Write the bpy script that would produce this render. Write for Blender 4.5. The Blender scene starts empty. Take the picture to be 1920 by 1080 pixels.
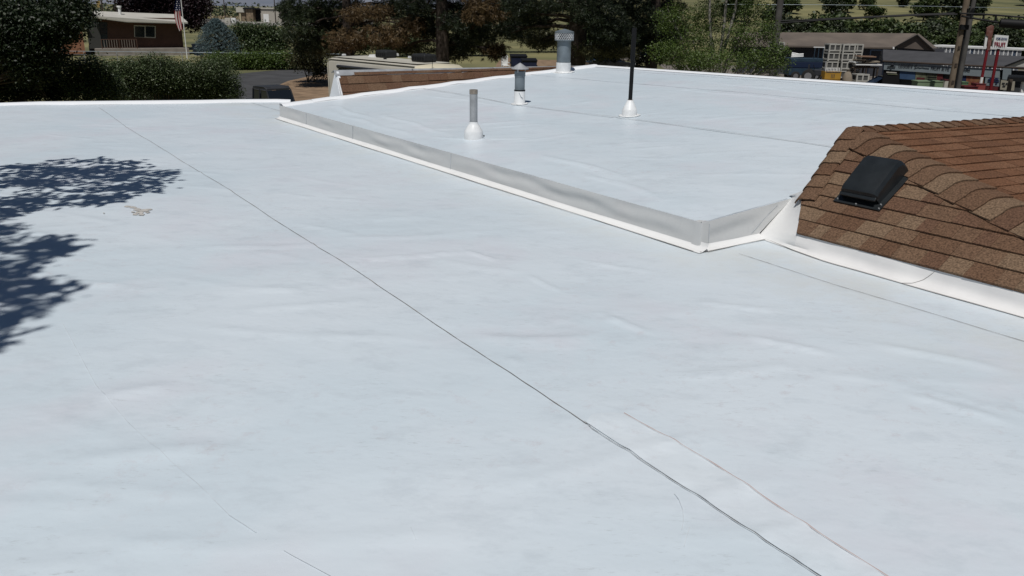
import bpy, bmesh, math, random
import numpy as np
from mathutils import Vector, Matrix

# ------------------------------------------------------------------ camera, sky, sun, exposure
scene = bpy.context.scene
col = scene.collection
F_PX, HORIZON, ROLL, CAM_H, ZR = 1550.0, 18.0, 0.015, 5.6, 3.9
PITCH = math.atan((540 - HORIZON) / F_PX)
fwd = Vector((0, math.cos(PITCH), -math.sin(PITCH)))
up0 = Vector((0, math.sin(PITCH), math.cos(PITCH)))
rgt0 = Vector((1, 0, 0))
rgt = rgt0 * math.cos(ROLL) + up0 * math.sin(ROLL)
upv = up0 * math.cos(ROLL) - rgt0 * math.sin(ROLL)
CAM = Vector((0, 0, CAM_H))
cam_data = bpy.data.cameras.new('camera')
cam_data.sensor_width = 36.0
cam_data.lens = F_PX / 1920 * 36.0
cam_data.clip_start = 0.05
cam_data.clip_end = 30000
cam = bpy.data.objects.new('camera', cam_data)
col.objects.link(cam)
cam.matrix_world = Matrix(((rgt.x, upv.x, -fwd.x, CAM.x), (rgt.y, upv.y, -fwd.y, CAM.y),
                           (rgt.z, upv.z, -fwd.z, CAM.z), (0, 0, 0, 1)))
scene.camera = cam

SUN_EL, SUN_AZ = math.radians(63), math.radians(11)      # the sun stands behind the camera, a little left
sun_to = Vector((-math.sin(SUN_AZ) * math.cos(SUN_EL), -math.cos(SUN_AZ) * math.cos(SUN_EL), math.sin(SUN_EL)))
world = bpy.data.worlds.new('World')
scene.world = world
world.use_nodes = True
wn = world.node_tree.nodes
sky = wn.new('ShaderNodeTexSky')
sky.sky_type = 'NISHITA'
sky.sun_disc = False
sky.sun_elevation = SUN_EL
sky.sun_rotation = math.atan2(sun_to.x, sun_to.y)
sky.dust_density = 0.3
sky.altitude = 1600
sky.air_density = 0.85
world.node_tree.links.new(sky.outputs[0], wn['Background'].inputs[0])
wn['Background'].inputs[1].default_value = 0.05
sun_data = bpy.data.lights.new('sun', 'SUN')
sun_data.energy = 4.9
sun_data.angle = math.radians(0.53)
sun_data.color = (1.0, 0.975, 0.94)
sun = bpy.data.objects.new('sun', sun_data)
col.objects.link(sun)
sun.rotation_euler = sun_to.to_track_quat('Z', 'Y').to_euler()
vs = scene.view_settings
vs.view_transform = 'Standard'
vs.look = 'None'
vs.gamma = 1.0
vs.use_curve_mapping = False
vs.exposure = -0.61
scene.render.engine = 'CYCLES'

rnd = random.Random(7)
nr = np.random.default_rng(7)

# ------------------------------------------------------------------ placing helpers
def ray(px, py):
    return fwd + rgt * ((px - 960) / F_PX) - upv * ((py - 540) / F_PX)
def atz(px, py, z=0.0):
    d = ray(px, py); return CAM + d * ((z - CAM_H) / d.z)
def aty(px, py, y):
    d = ray(px, py); return CAM + d * (y / d.y)
def low(px, py, up=0.0):
    return atz(px, py, ZR + up)
DE = Vector((0.575, -0.818, 0)); DE.normalize()          # along the curb, towards the camera
DN = Vector((-DE.y, DE.x, 0))                             # across it, to the right and away
CF = Vector((-3.73, 13.36, 0))                            # far corner of the curb
CL = 8.95                                                 # its length
SL, CURB = 0.07, 0.20
def rz(x, y):
    return ZR + CURB + SL * (Vector((x, y, 0)) - CF).dot(DN)
def rtd(t, d, up=0.0):
    p = CF + DE * t + DN * d
    return Vector((p.x, p.y, ZR + CURB + SL * d + up))
def raised(px, py, up=0.0):
    d = ray(px, py)
    t = (ZR + CURB + up - CAM_H - SL * CF.dot(DN)) / (d.z - SL * d.dot(DN))
    return CAM + d * t

# ------------------------------------------------------------------ materials
MATS = {}
def principled(name, color, rough=0.7, spec=0.3, metal=0.0, var=0.0, vscale=3.0, bump=0.0, bscale=40.0, color2=None, island=0.0, detail=4.0):
    if name in MATS: return MATS[name]
    m = bpy.data.materials.new(name); m.use_nodes = True
    nt = m.node_tree; n = nt.nodes; b = n['Principled BSDF']
    b.inputs['Roughness'].default_value = rough
    b.inputs['Metallic'].default_value = metal
    b.inputs['Specular IOR Level'].default_value = spec
    c = (*color, 1)
    b.inputs['Base Color'].default_value = c
    if var or color2 or bump:
        geo = n.new('ShaderNodeNewGeometry')
    if var or color2:
        tex = n.new('ShaderNodeTexNoise'); tex.inputs['Scale'].default_value = vscale; tex.inputs['Detail'].default_value = detail
        nt.links.new(geo.outputs['Position'], tex.inputs['Vector'])
        ramp = n.new('ShaderNodeValToRGB')
        ramp.color_ramp.elements[0].position = 0.33; ramp.color_ramp.elements[1].position = 0.67
        c2 = color2 or tuple(x * (1 + var) for x in color)
        c1 = color if color2 else tuple(x * (1 - var) for x in color)
        ramp.color_ramp.elements[0].color = (*c1, 1); ramp.color_ramp.elements[1].color = (*c2, 1)
        nt.links.new(tex.outputs['Fac'], ramp.inputs[0])
        out = ramp.outputs[0]
        if island:
            hs = n.new('ShaderNodeHueSaturation')
            mp = n.new('ShaderNodeMapRange'); mp.inputs[3].default_value = 1 - island; mp.inputs[4].default_value = 1 + island
            nt.links.new(geo.outputs['Random Per Island'], mp.inputs[0]); nt.links.new(mp.outputs[0], hs.inputs['Value'])
            nt.links.new(out, hs.inputs['Color']); out = hs.outputs[0]
        nt.links.new(out, b.inputs['Base Color'])
    if bump:
        t2 = n.new('ShaderNodeTexNoise'); t2.inputs['Scale'].default_value = bscale; t2.inputs['Detail'].default_value = 3
        nt.links.new(geo.outputs['Position'], t2.inputs['Vector'])
        bp = n.new('ShaderNodeBump'); bp.inputs['Strength'].default_value = 1.0; bp.inputs['Distance'].default_value = bump
        nt.links.new(t2.outputs['Fac'], bp.inputs['Height']); nt.links.new(bp.outputs[0], b.inputs['Normal'])
    MATS[name] = m
    return m

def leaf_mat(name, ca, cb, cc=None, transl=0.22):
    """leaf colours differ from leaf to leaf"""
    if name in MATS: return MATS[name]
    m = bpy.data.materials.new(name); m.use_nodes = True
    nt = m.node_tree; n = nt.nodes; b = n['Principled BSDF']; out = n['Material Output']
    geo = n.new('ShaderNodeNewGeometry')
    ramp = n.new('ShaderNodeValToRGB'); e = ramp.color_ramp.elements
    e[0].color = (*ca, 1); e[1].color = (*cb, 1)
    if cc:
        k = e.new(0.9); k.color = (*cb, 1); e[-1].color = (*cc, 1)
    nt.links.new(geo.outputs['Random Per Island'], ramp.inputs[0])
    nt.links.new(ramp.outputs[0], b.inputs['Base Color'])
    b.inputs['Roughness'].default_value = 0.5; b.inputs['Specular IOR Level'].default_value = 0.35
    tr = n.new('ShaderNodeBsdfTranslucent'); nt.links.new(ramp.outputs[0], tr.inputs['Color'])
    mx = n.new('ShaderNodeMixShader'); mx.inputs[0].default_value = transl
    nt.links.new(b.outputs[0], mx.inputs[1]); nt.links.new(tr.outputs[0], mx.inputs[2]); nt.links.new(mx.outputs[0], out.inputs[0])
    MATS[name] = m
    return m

def membrane(name, base, stain=1.0, crease=.020, band=False):
    """white single-ply roof sheet: faint grey and pink dirt, soft creases"""
    m = bpy.data.materials.new(name); m.use_nodes = True
    nt = m.node_tree; n = nt.nodes; b = n['Principled BSDF']; L = nt.links.new
    b.inputs['Roughness'].default_value = 0.42; b.inputs['Specular IOR Level'].default_value = 0.35
    geo = n.new('ShaderNodeNewGeometry')
    def noise(scale, detail, rough=0.5, off=0.0, stretch=None):
        t = n.new('ShaderNodeTexNoise'); t.inputs['Scale'].default_value = scale; t.inputs['Detail'].default_value = detail; t.inputs['Roughness'].default_value = rough
        mp = n.new('ShaderNodeMapping'); mp.inputs['Location'].default_value = (off, off * 1.7, 0)
        if stretch: mp.inputs['Scale'].default_value = stretch[:3]; mp.inputs['Rotation'].default_value = (0, 0, stretch[3])
        L(geo.outputs['Position'], mp.inputs[0]); L(mp.outputs[0], t.inputs['Vector'])
        return t.outputs['Fac']
    def mask(fac, lo, hi, amt):
        r = n.new('ShaderNodeMapRange'); r.inputs[1].default_value = lo; r.inputs[2].default_value = hi; r.inputs[4].default_value = amt; L(fac, r.inputs[0]); return r.outputs[0]
    def mul(a, c):
        q = n.new('ShaderNodeMath'); q.operation = 'MULTIPLY'; L(a, q.inputs[0]); L(c, q.inputs[1]); return q.outputs[0]
    cur = n.new('ShaderNodeRGB'); cur.outputs[0].default_value = (*base, 1); cur = cur.outputs[0]
    def over(cur, color, fac):
        mx = n.new('ShaderNodeMixRGB'); mx.inputs[2].default_value = (*color, 1); L(cur, mx.inputs[1]); L(fac, mx.inputs[0]); return mx.outputs[0]
    cur = over(cur, (base[0] * .925, base[1] * .955, base[2] * .965), mask(noise(0.55, 5, .55, 3.1), .4, .62, stain))
    cur = over(cur, (base[0] * .975, base[1] * .93, base[2] * .94), mask(noise(0.8, 4, .6, 11.7), .52, .7, stain))
    cur = over(cur, (base[0] * .80, base[1] * .81, base[2] * .82), mask(noise(3.5, 9, .72, 5.3, (1, 1.7, 1, .6)), .52, .76, .75 * stain))
    cur = over(cur, (base[0] * .82, base[1] * .71, base[2] * .70), mul(mask(noise(9, 8, .8, 21.3), .55, .72, .6 * stain), mask(noise(0.9, 3, .5, 8.8), .46, .60, 1.0)))
    cur = over(cur, (base[0] * .62, base[1] * .60, base[2] * .58), mul(mask(noise(16, 6, .75, 1.3, (1, 4, 1, .3)), .57, .72, .6 * stain), mask(noise(1.3, 3, .5, 18.8), .44, .58, 1.0)))
    cur = over(cur, (base[0] * .35, base[1] * .34, base[2] * .34), mask(noise(55, 2, .5, 2.3), .80, .83, .5 * stain))
    if band:      # tan silt left where water stands along the curb and the foot of the shingles
        dp = n.new('ShaderNodeVectorMath'); dp.operation = 'DOT_PRODUCT'; dp.inputs[1].default_value = tuple(DN); L(geo.outputs['Position'], dp.inputs[0])
        near = n.new('ShaderNodeMapRange'); near.inputs[1].default_value = CF.dot(DN) - .75; near.inputs[2].default_value = CF.dot(DN) - .02; L(dp.outputs['Value'], near.inputs[0])
        sp_ = n.new('ShaderNodeSeparateXYZ'); L(geo.outputs['Position'], sp_.inputs[0]); off_ = n.new('ShaderNodeMath'); off_.operation = 'LESS_THAN'; off_.inputs[1].default_value = ZR + .1; L(sp_.outputs[2], off_.inputs[0])
        cur = over(cur, (base[0] * .95, base[1] * .90, base[2] * .83), mul(mul(near.outputs[0], off_.outputs[0]), mask(noise(1.6, 7, .7, 33.1), .40, .68, .85)))
    L(cur, b.inputs['Base Color'])
    bp = n.new('ShaderNodeBump'); bp.inputs['Distance'].default_value = crease; bp.inputs['Strength'].default_value = 0.8
    L(noise(1.5, 4, .5, 4.4, (1, 1.5, 1, .5)), bp.inputs['Height'])
    bp2 = n.new('ShaderNodeBump'); bp2.inputs['Distance'].default_value = 0.0012; bp2.inputs['Strength'].default_value = 0.7
    L(noise(26, 4, .6, 7.4), bp2.inputs['Height']); L(bp.outputs[0], bp2.inputs['Normal'])
    L(bp2.outputs[0], b.inputs['Normal'])
    MATS[name] = m
    return m

M_ROOF = membrane('white_membrane', (0.660, 0.722, 0.768), band=True)
M_FLASH = membrane('white_flashing', (0.585, 0.59, 0.585), .5, .003)
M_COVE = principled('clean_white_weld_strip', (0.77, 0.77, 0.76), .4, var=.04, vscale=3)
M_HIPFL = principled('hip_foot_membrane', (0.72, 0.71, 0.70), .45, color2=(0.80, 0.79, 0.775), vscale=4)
M_EDGE = principled('edge_membrane', (0.82, 0.84, 0.86), .45, var=.03, vscale=2)
M_SEAM = principled('dirty_seam_line', (0.26, 0.25, 0.235), .9, var=.35, vscale=6)
M_PINK = principled('pink_primer_line', (0.42, 0.26, 0.22), .9, color2=(.60, .57, .57), vscale=9)
M_STAIN = principled('dried_mud', (0.47, 0.45, 0.42), .9, var=.15, vscale=14)
M_MARK = principled('faint_scratch', (0.57, 0.61, 0.64), .9, var=.12, vscale=9)
M_SCUFF = principled('grey_scuff', (0.46, 0.49, 0.52), .9, var=.25, vscale=9)
M_GALV = principled('galvanised_steel', (0.42, 0.43, 0.44), .55, metal=.45, var=.13, vscale=9)
M_GALVD = principled('grey_vent_steel', (0.20, 0.235, 0.26), .45, metal=.35, var=.15, vscale=7)
M_RUST = principled('rusty_pipe_end', (0.27, 0.235, 0.20), .8, var=.25, vscale=25)
M_BOOT = principled('white_pipe_boot', (0.78, 0.79, 0.79), .4, var=.06, vscale=12)
M_BLACK = principled('black_paint', (0.010, 0.010, 0.011), .6, .2)
M_VENT = principled('black_vent_plastic', (0.016, 0.019, 0.021), .38, .45, var=.2, vscale=9, bump=.0006, bscale=60)
M_DARK = principled('dark_interior', (0.006, 0.006, 0.007), .8)
M_GLASS = principled('dark_window_glass', (0.012, 0.016, 0.022), .08, .6)
M_BOLT = principled('pale_rivet', (0.55, 0.55, 0.55), .4, metal=.5)
def shingle_mat(i, c):
    return principled('shingle_granules_%d' % i, tuple(x * .58 for x in c), .95, .15, color2=tuple(min(1, x * 1.5) for x in c), vscale=85, bump=.003, bscale=110, detail=6)
SH = [shingle_mat(i, c) for i, c in enumerate([(.114, .064, .039), (.126, .073, .045), (.144, .089, .056), (.168, .112, .072), (.118, .066, .042), (.134, .080, .050)])]
SHR = [shingle_mat(10 + i, c) for i, c in enumerate([(.135, .066, .036), (.150, .074, .041), (.126, .063, .036), (.162, .084, .048)])]
M_DECK = principled('dark_roof_felt', (0.02, 0.016, 0.014), .95)

# ------------------------------------------------------------------ mesh helpers
class MB:
    def __init__(s): s.v = []; s.f = []
    def add(s, vs, fs):
        o = len(s.v); s.v += [tuple(p) for p in vs]; s.f += [tuple(i + o for i in f) for f in fs]; return s
    def box(s, c, size, rot=None, taper=1.0):
        hx, hy, hz = (q / 2 for q in size); P = []
        for z, k in ((-hz, 1), (hz, taper)):
            for x, y in ((-hx, -hy), (hx, -hy), (hx, hy), (-hx, hy)): P.append(Vector((x * k, y * k, z)))
        if rot: P = [rot @ p for p in P]
        c = Vector(c)
        return s.add([p + c for p in P], [(3, 2, 1, 0), (4, 5, 6, 7), (0, 1, 5, 4), (1, 2, 6, 5), (2, 3, 7, 6), (3, 0, 4, 7)])
    def prism(s, poly, ext):
        """poly: 3-D points of one face; ext: extrusion vector"""
        n = len(poly); ext = Vector(ext); P = [Vector(p) for p in poly]
        return s.add(P + [p + ext for p in P], [tuple(range(n)), tuple(range(2 * n - 1, n - 1, -1))] + [(i, i + n, (i + 1) % n + n, (i + 1) % n) for i in range(n)])
    def tube(s, pts, r, seg=8, cap=True):
        pts = [Vector(p) for p in pts]; rs = r if isinstance(r, (list, tuple)) else [r] * len(pts); V = []; Fc = []
        for i, p in enumerate(pts):
            a = pts[max(i - 1, 0)]; b = pts[min(i + 1, len(pts) - 1)]; d = (b - a).normalized()
            q = d.orthogonal().normalized() if abs(d.z) > .99 else d.cross(Vector((0, 0, 1))).normalized(); w = d.cross(q)
            for k in range(seg):
                t = 2 * math.pi * k / seg; V.append(p + (q * math.cos(t) + w * math.sin(t)) * rs[i])
        for i in range(len(pts) - 1):
            for k in range(seg):
                a = i * seg + k; b = i * seg + (k + 1) % seg; Fc.append((a, b, b + seg, a + seg))
        if cap: Fc.append(tuple(range(seg - 1, -1, -1))); Fc.append(tuple(range((len(pts) - 1) * seg, len(pts) * seg)))
        return s.add(V, Fc)
    def lathe(s, c, prof, seg=24, caps=True):
        c = Vector(c); V = []; Fc = []
        for r, z in prof:
            for k in range(seg):
                t = 2 * math.pi * k / seg; V.append(c + Vector((r * math.cos(t), r * math.sin(t), z)))
        for i in range(len(prof) - 1):
            for k in range(seg):
                a = i * seg + k; b = i * seg + (k + 1) % seg; Fc.append((a, b, b + seg, a + seg))
        if caps: Fc.append(tuple(range(seg - 1, -1, -1))); Fc.append(tuple(range((len(prof) - 1) * seg, len(prof) * seg)))
        return s.add(V, Fc)
    def build(s, name, mat, parent=None, smooth=False, bevel=0.0):
        me = bpy.data.meshes.new(name); me.from_pydata([tuple(p) for p in s.v], [], s.f); me.update()
        if smooth:
            me.polygons.foreach_set('use_smooth', [True] * len(me.polygons))
            try: me.set_sharp_from_angle(angle=math.radians(38))
            except Exception: pass
        return link(name, me, mat, parent, bevel)
def link(name, me, mat, parent=None, bevel=0.0):
    o = bpy.data.objects.new(name, me)
    if mat: me.materials.append(mat)
    col.objects.link(o)
    if parent: o.parent = parent
    if bevel:
        b = o.modifiers.new('bevel', 'BEVEL'); b.width = bevel; b.segments = 2; b.limit_method = 'ANGLE'
    return o
def tag(o, label, cat, group=None):
    o['label'] = label; o['category'] = cat
    if group: o['group'] = group
    return o
def thing(name, label, cat, loc=(0, 0, 0), rotz=0.0, group=None):
    o = bpy.data.objects.new(name, None); col.objects.link(o); o.location = loc; o.rotation_euler = (0, 0, rotz)
    o.empty_display_size = .3
    return tag(o, label, cat, group)
def structure(o): o['kind'] = 'structure'; return o
def dup(root, loc, rotz=None, label=None, scale=None):
    r = root.copy(); col.objects.link(r); r.location = loc
    if rotz is not None: r.rotation_euler = (0, 0, rotz)
    if scale: r.scale = scale
    if label: r['label'] = label
    for ch in list(root.children):
        c = ch.copy(); col.objects.link(c); c.parent = r
        for g in list(ch.children):
            d = g.copy(); col.objects.link(d); d.parent = c
    return r
def big_mesh(name, V, Fq, mat, parent=None, smooth=False):
    """V: (n,3) array; Fq: (m,k) array"""
    V = np.asarray(V, dtype=np.float32); Fq = np.asarray(Fq, dtype=np.int32); k = Fq.shape[1]
    me = bpy.data.meshes.new(name)
    me.vertices.add(len(V)); me.vertices.foreach_set('co', V.ravel())
    me.loops.add(Fq.size); me.loops.foreach_set('vertex_index', Fq.ravel())
    me.polygons.add(len(Fq)); me.polygons.foreach_set('loop_start', np.arange(len(Fq), dtype=np.int32) * k)
    if smooth: me.polygons.foreach_set('use_smooth', np.ones(len(Fq), dtype=bool))
    me.update(calc_edges=True); me.validate()
    return link(name, me, mat, parent)
def ribbon(name, pts, width, mat, parent, lift=0.003, jitter=0.0):
    """a narrow strip lying on the roof along pts"""
    P = [Vector(p) for p in pts]; Q = []
    for a, b in zip(P[:-1], P[1:]):
        k = max(1, int((b - a).length / .12))
        Q += [a.lerp(b, i / k) for i in range(k)]
    Q.append(P[-1]); mb = MB(); V = []; Fc = []; ph = rnd.uniform(0, 6)
    for i, p in enumerate(Q):
        d = (Q[min(i + 1, len(Q) - 1)] - Q[max(i - 1, 0)]); s = Vector((-d.y, d.x, 0)).normalized()
        w = width * (1 + .35 * math.sin(i * .8 + ph) * math.sin(i * .23 + 2 * ph)) / 2; j = s * jitter * (math.sin(i * .5 + ph) + .6 * math.sin(i * .17 + 3 * ph))
        V += [p + j - s * w + Vector((0, 0, lift)), p + j + s * w + Vector((0, 0, lift))]
    for i in range(len(Q) - 1): Fc.append((2 * i, 2 * i + 1, 2 * i + 3, 2 * i + 2))
    mb.add(V, Fc)
    return mb.build(name, mat, parent)
def text_mesh(body, size, mat, parent, origin, xdir, ydir, name='lettering', extrude=.004, sx=1.0, align='LEFT'):
    cu = bpy.data.curves.new('text', 'FONT'); cu.body = body; cu.size = size; cu.extrude = extrude; cu.align_x = align; cu.offset = .018 * size
    o = bpy.data.objects.new('text', cu); col.objects.link(o)
    dg = bpy.context.evaluated_depsgraph_get()
    me = bpy.data.meshes.new_from_object(o.evaluated_get(dg))
    bpy.data.objects.remove(o); bpy.data.curves.remove(cu)
    x = Vector(xdir).normalized() * sx; y = Vector(ydir).normalized(); z = x.cross(y).normalized(); org = Vector(origin)
    me.transform(Matrix(((x.x, y.x, z.x, org.x), (x.y, y.y, z.y, org.y), (x.z, y.z, z.z, org.z), (0, 0, 0, 1))))
    me.materials.clear()
    return link(name, me, mat, parent)
class Wall:
    """a vertical plane through two plan points; pixels are carried on to it"""
    def __init__(s, a, b):
        s.a = Vector((a[0], a[1], 0)); s.b = Vector((b[0], b[1], 0)); s.u = (s.b - s.a).normalized(); s.n = Vector((s.u.y, -s.u.x, 0))
    def at(s, px, py, off=0.0):
        d = ray(px, py); t = ((s.a + s.n * off) - CAM).dot(s.n) / d.dot(s.n); return CAM + d * t
    def panel(s, mb, pxs, thick=.05, off=0.0):
        return mb.prism([s.at(x, y, off) for x, y in pxs], -s.n * thick)
    def rect(s, mb, u0, u1, z0, z1, thick=.05, off=0.0):
        P = [s.a + s.u * u + s.n * off + Vector((0, 0, z)) for u, z in ((u0, z0), (u1, z0), (u1, z1), (u0, z1))]
        return mb.prism(P, -s.n * thick)

# ------------------------------------------------------------------ ground and terrain
M_GROUND = principled('dry_grass_soil', (0.095, 0.100, 0.048), .95, color2=(0.225, 0.205, 0.095), vscale=.07, bump=.05, bscale=1.5, detail=8)
M_ASPH = principled('worn_asphalt', (0.062, 0.062, 0.064), .9, var=.2, vscale=.6, bump=.004, bscale=30)
M_GRAVEL = principled('tan_gravel', (0.24, 0.165, 0.105), .95, var=.25, vscale=1.2, bump=.02, bscale=9)
M_LOT = principled('dirt_lot', (0.17, 0.15, 0.13), .95, var=.2, vscale=.4)
M_ROAD = principled('pale_road', (0.26, 0.245, 0.22), .95, var=.1, vscale=.1)
def smooth01(t): t = np.clip(t, 0, 1); return t * t * (3 - 2 * t)
def hill(x, y):
    x = np.asarray(x, float); y = np.asarray(y, float)
    az = x / np.maximum(y, 1)
    m = smooth01((az + .02) / .22)
    h = 5.0 * smooth01((y - 98) / 110) + .062 * np.maximum(y - 200, 0) + .00022 * np.maximum(y - 260, 0) ** 2
    h = np.minimum(h, 260) + .5 * np.sin(x * .05 + 1) * np.sin(y * .043) * smooth01((y - 130) / 60)
    return np.where(y > 60, m * h, 0.0)
gx = np.concatenate([np.linspace(-5000, -300, 12), np.linspace(-280, 320, 76), np.linspace(350, 5000, 12)])
gy = np.concatenate([np.linspace(-400, 60, 8), np.linspace(66, 420, 72), np.linspace(450, 9000, 24)])
GX, GY = np.meshgrid(gx, gy); GZ = hill(GX, GY)
idx = np.arange(GX.size).reshape(GX.shape)
structure(big_mesh('ground', np.stack([GX.ravel(), GY.ravel(), GZ.ravel()], 1),
    np.stack([idx[:-1, :-1].ravel(), idx[:-1, 1:].ravel(), idx[1:, 1:].ravel(), idx[1:, :-1].ravel()], 1), M_GROUND, smooth=True))
def sheet(name, pts, mat, z=.004):
    mb = MB(); mb.add([(p[0], p[1], z) for p in pts], [tuple(range(len(pts)))]); return structure(mb.build(name, mat))
sheet('driveway', [atz(300, 188), atz(470, 215), atz(560, 200), atz(508, 166), atz(540, 152), atz(590, 141), atz(680, 133), atz(690, 122), atz(600, 127), atz(500, 133), atz(440, 139), atz(300, 150)], M_ASPH)
sheet('gravel_patch', [atz(508, 166), atz(540, 152), atz(590, 141), atz(680, 134), atz(760, 150), atz(760, 230), atz(560, 230), atz(530, 205)], M_GRAVEL, .008)
sheet('bare_dirt', [atz(930, 122), atz(940, 108), atz(1060, 108), atz(1200, 118), atz(1200, 130), atz(930, 130)], M_GRAVEL, .006)
sheet('parking_lot', [(12, 40, 0), (60, 40, 0), (62, 96, 0), (16, 96, 0)], M_LOT, .004)
sheet('road', [atz(150, 50), atz(380, 47), atz(560, 49), atz(700, 46), atz(700, 36), atz(560, 39), atz(380, 35), atz(150, 38)], M_ROAD, .02)
# far mountains behind the plain on the left, distance haze put into their colour
mx_ = np.linspace(-5200, 1800, 90); rows = []
for k, (yy, hh) in enumerate(((7200, 0), (7700, 120), (8300, 330), (9000, 620), (9600, 760))):
    prof = hh * (.75 + .2 * np.sin(mx_ * .0016 + k) + .12 * np.sin(mx_ * .0047 + 2.1 * k) + .06 * np.sin(mx_ * .013 + k * 1.3))
    rows.append(np.stack([mx_, np.full_like(mx_, yy), prof - 5], 1))
V = np.concatenate(rows); ii = np.arange(len(V)).reshape(5, 90)
structure(big_mesh('mountains', V, np.stack([ii[:-1, :-1].ravel(), ii[:-1, 1:].ravel(), ii[1:, 1:].ravel(), ii[1:, :-1].ravel()], 1),
    principled('haze_tinted_rock', (.13, .15, .19), .95, color2=(.19, .20, .23), vscale=.002, detail=6), smooth=True))

# ------------------------------------------------------------------ the building we stand on
bld = thing('commercial_building', 'single storey building under a white membrane flat roof on two levels', 'building', (0, 0, 0))
FL, FR, NL, NRt = Vector((-10.4, 14.23, 0)), Vector((-4.2, 15.79, 0)), Vector((-6.6, -3, 0)), Vector((10, -3, 0))
# creases: (start, end, height, width)
def crease_field(X, Y, creases):
    Z = np.zeros_like(X)
    for a, b, h, w in creases:
        dx, dy = b[0] - a[0], b[1] - a[1]; L = math.hypot(dx, dy) + 1e-6; ux, uy = dx / L, dy / L
        s = (X - a[0]) * ux + (Y - a[1]) * uy; q = -(X - a[0]) * uy + (Y - a[1]) * ux + .03 * np.sin(s * 5 + a[0])
        Z += 1.15 * h * np.exp(-(q / (.7 * w)) ** 2) * smooth01(s / (.35 * L) + .2) * smooth01((L - s) / (.35 * L) + .2)
    return Z
def pixel_creases(fn, lst):
    return [(fn(*a), fn(*b), h, w) for a, b, h, w in lst]
lc = pixel_creases(low, [((660, 490), (870, 470), .012, .035), ((870, 470), (940, 488), .010, .03), ((960, 435), (1180, 425), .008, .03), ((1080, 485), (1240, 510), .008, .03),
    ((900, 632), (1120, 630), .012, .04), ((1130, 585), (1230, 625), .010, .04), ((990, 515), (1060, 545), .008, .03), ((1400, 625), (1560, 665), .012, .05), ((660, 500), (690, 492), .012, .02),
    ((830, 610), (860, 605), .010, .02), ((940, 672), (985, 678), .012, .02), ((340, 290), (400, 285), .010, .03), ((180, 755), (330, 725), .012, .06), ((120, 880), (420, 830), .012, .07), ((1630, 640), (1900, 700), .012, .05),
    ((1690, 730), (1900, 800), .010, .05), ((330, 470), (640, 455), .008, .05), ((430, 590), (700, 560), .008, .05), ((1240, 700), (1500, 690), .010, .05), ((1300, 560), (1480, 585), .010, .04)])
for i in range(190):
    a = Vector((rnd.uniform(-7, 3), rnd.uniform(2, 14), 0)); an = rnd.uniform(-.5, .5); L_ = rnd.uniform(.4, 1.6)
    lc.append((a, a + Vector((math.cos(an), math.sin(an), 0)) * L_, rnd.uniform(.002, .007), rnd.uniform(.025, .07)))
NU, NV = 430, 470
u, v = np.meshgrid(np.linspace(0, 1, NU), np.linspace(0, 1, NV) ** 1.35)
def bil(c): return (1 - u) * (1 - v) * NL[c] + u * (1 - v) * NRt[c] + u * v * FR[c] + (1 - u) * v * FL[c]
X, Y = bil(0), bil(1)
W = .010 * np.sin(X * .9 + .7 * Y) + .007 * np.sin(1.7 * X - 1.1 * Y + 2) + .004 * np.sin(3.1 * X + 2.3 * Y + 1) + .003 * np.sin(-4.7 * X + 3.9 * Y)
def edge_fade(X, Y):
    """flat where curb, hip roof and edges meet the sheet"""
    d = (X - CF.x) * DN.x + (Y - CF.y) * DN.y
    return smooth01((-d) / .6 + .05)
Z = ZR + (W * .45 + crease_field(X, Y, lc)) * np.where((X - CF.x) * DN.x + (Y - CF.y) * DN.y < 0, edge_fade(X, Y), 0)
ii = np.arange(X.size).reshape(X.shape)
lower = big_mesh('lower_roof', np.stack([X.ravel(), Y.ravel(), Z.ravel()], 1), np.stack([ii[:-1, :-1].ravel(), ii[:-1, 1:].ravel(), ii[1:, 1:].ravel(), ii[1:, :-1].ravel()], 1), M_ROOF, bld, True)
lower['label'] = 'lower flat roof of white membrane with a long dark seam'
def lowza(x, y):
    w = .010 * np.sin(x * .9 + .7 * y) + .007 * np.sin(1.7 * x - 1.1 * y + 2) + .004 * np.sin(3.1 * x + 2.3 * y + 1) + .003 * np.sin(-4.7 * x + 3.9 * y)
    return ZR + (w * .45 + crease_field(x, y, lc)) * edge_fade(x, y)
def lowz(x, y): return float(lowza(np.array([x]), np.array([y]))[0])
def lowp(px, py):
    p = low(px, py); return Vector((p.x, p.y, lowz(p.x, p.y)))
def lowline(pts, n=24):
    out = []
    P = [low(*p) for p in pts]
    for a, b in zip(P[:-1], P[1:]):
        for i in range(n):
            out.append(a.lerp(b, i / n))
    out.append(P[-1].copy())
    zz = lowza(np.array([q.x for q in out]), np.array([q.y for q in out]))
    for q, z in zip(out, zz): q.z = float(z)
    return out
ribbon('seam', lowline([(185, 201), (240, 240), (330, 295), (420, 350), (530, 422), (640, 490), (820, 612), (960, 702), (1100, 795)], 30), .0042, M_SEAM, lower, .004, .001)
ribbon('seam', lowline([(1096, 791), (1110, 805), (1250, 898), (1400, 996), (1545, 1092), (1640, 1160)], 30), .0026, M_SEAM, lower, .007, .0003)
ribbon('seam', lowline([(1385, 476), (1450, 497), (1560, 533), (1700, 574), (1920, 641), (2050, 684)], 24), .0045, M_SEAM, lower, .004, .001)
ribbon('seam', lowline([(472, 193), (527, 209)], 12), .012, M_SCUFF, lower, .004, .001)
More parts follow.
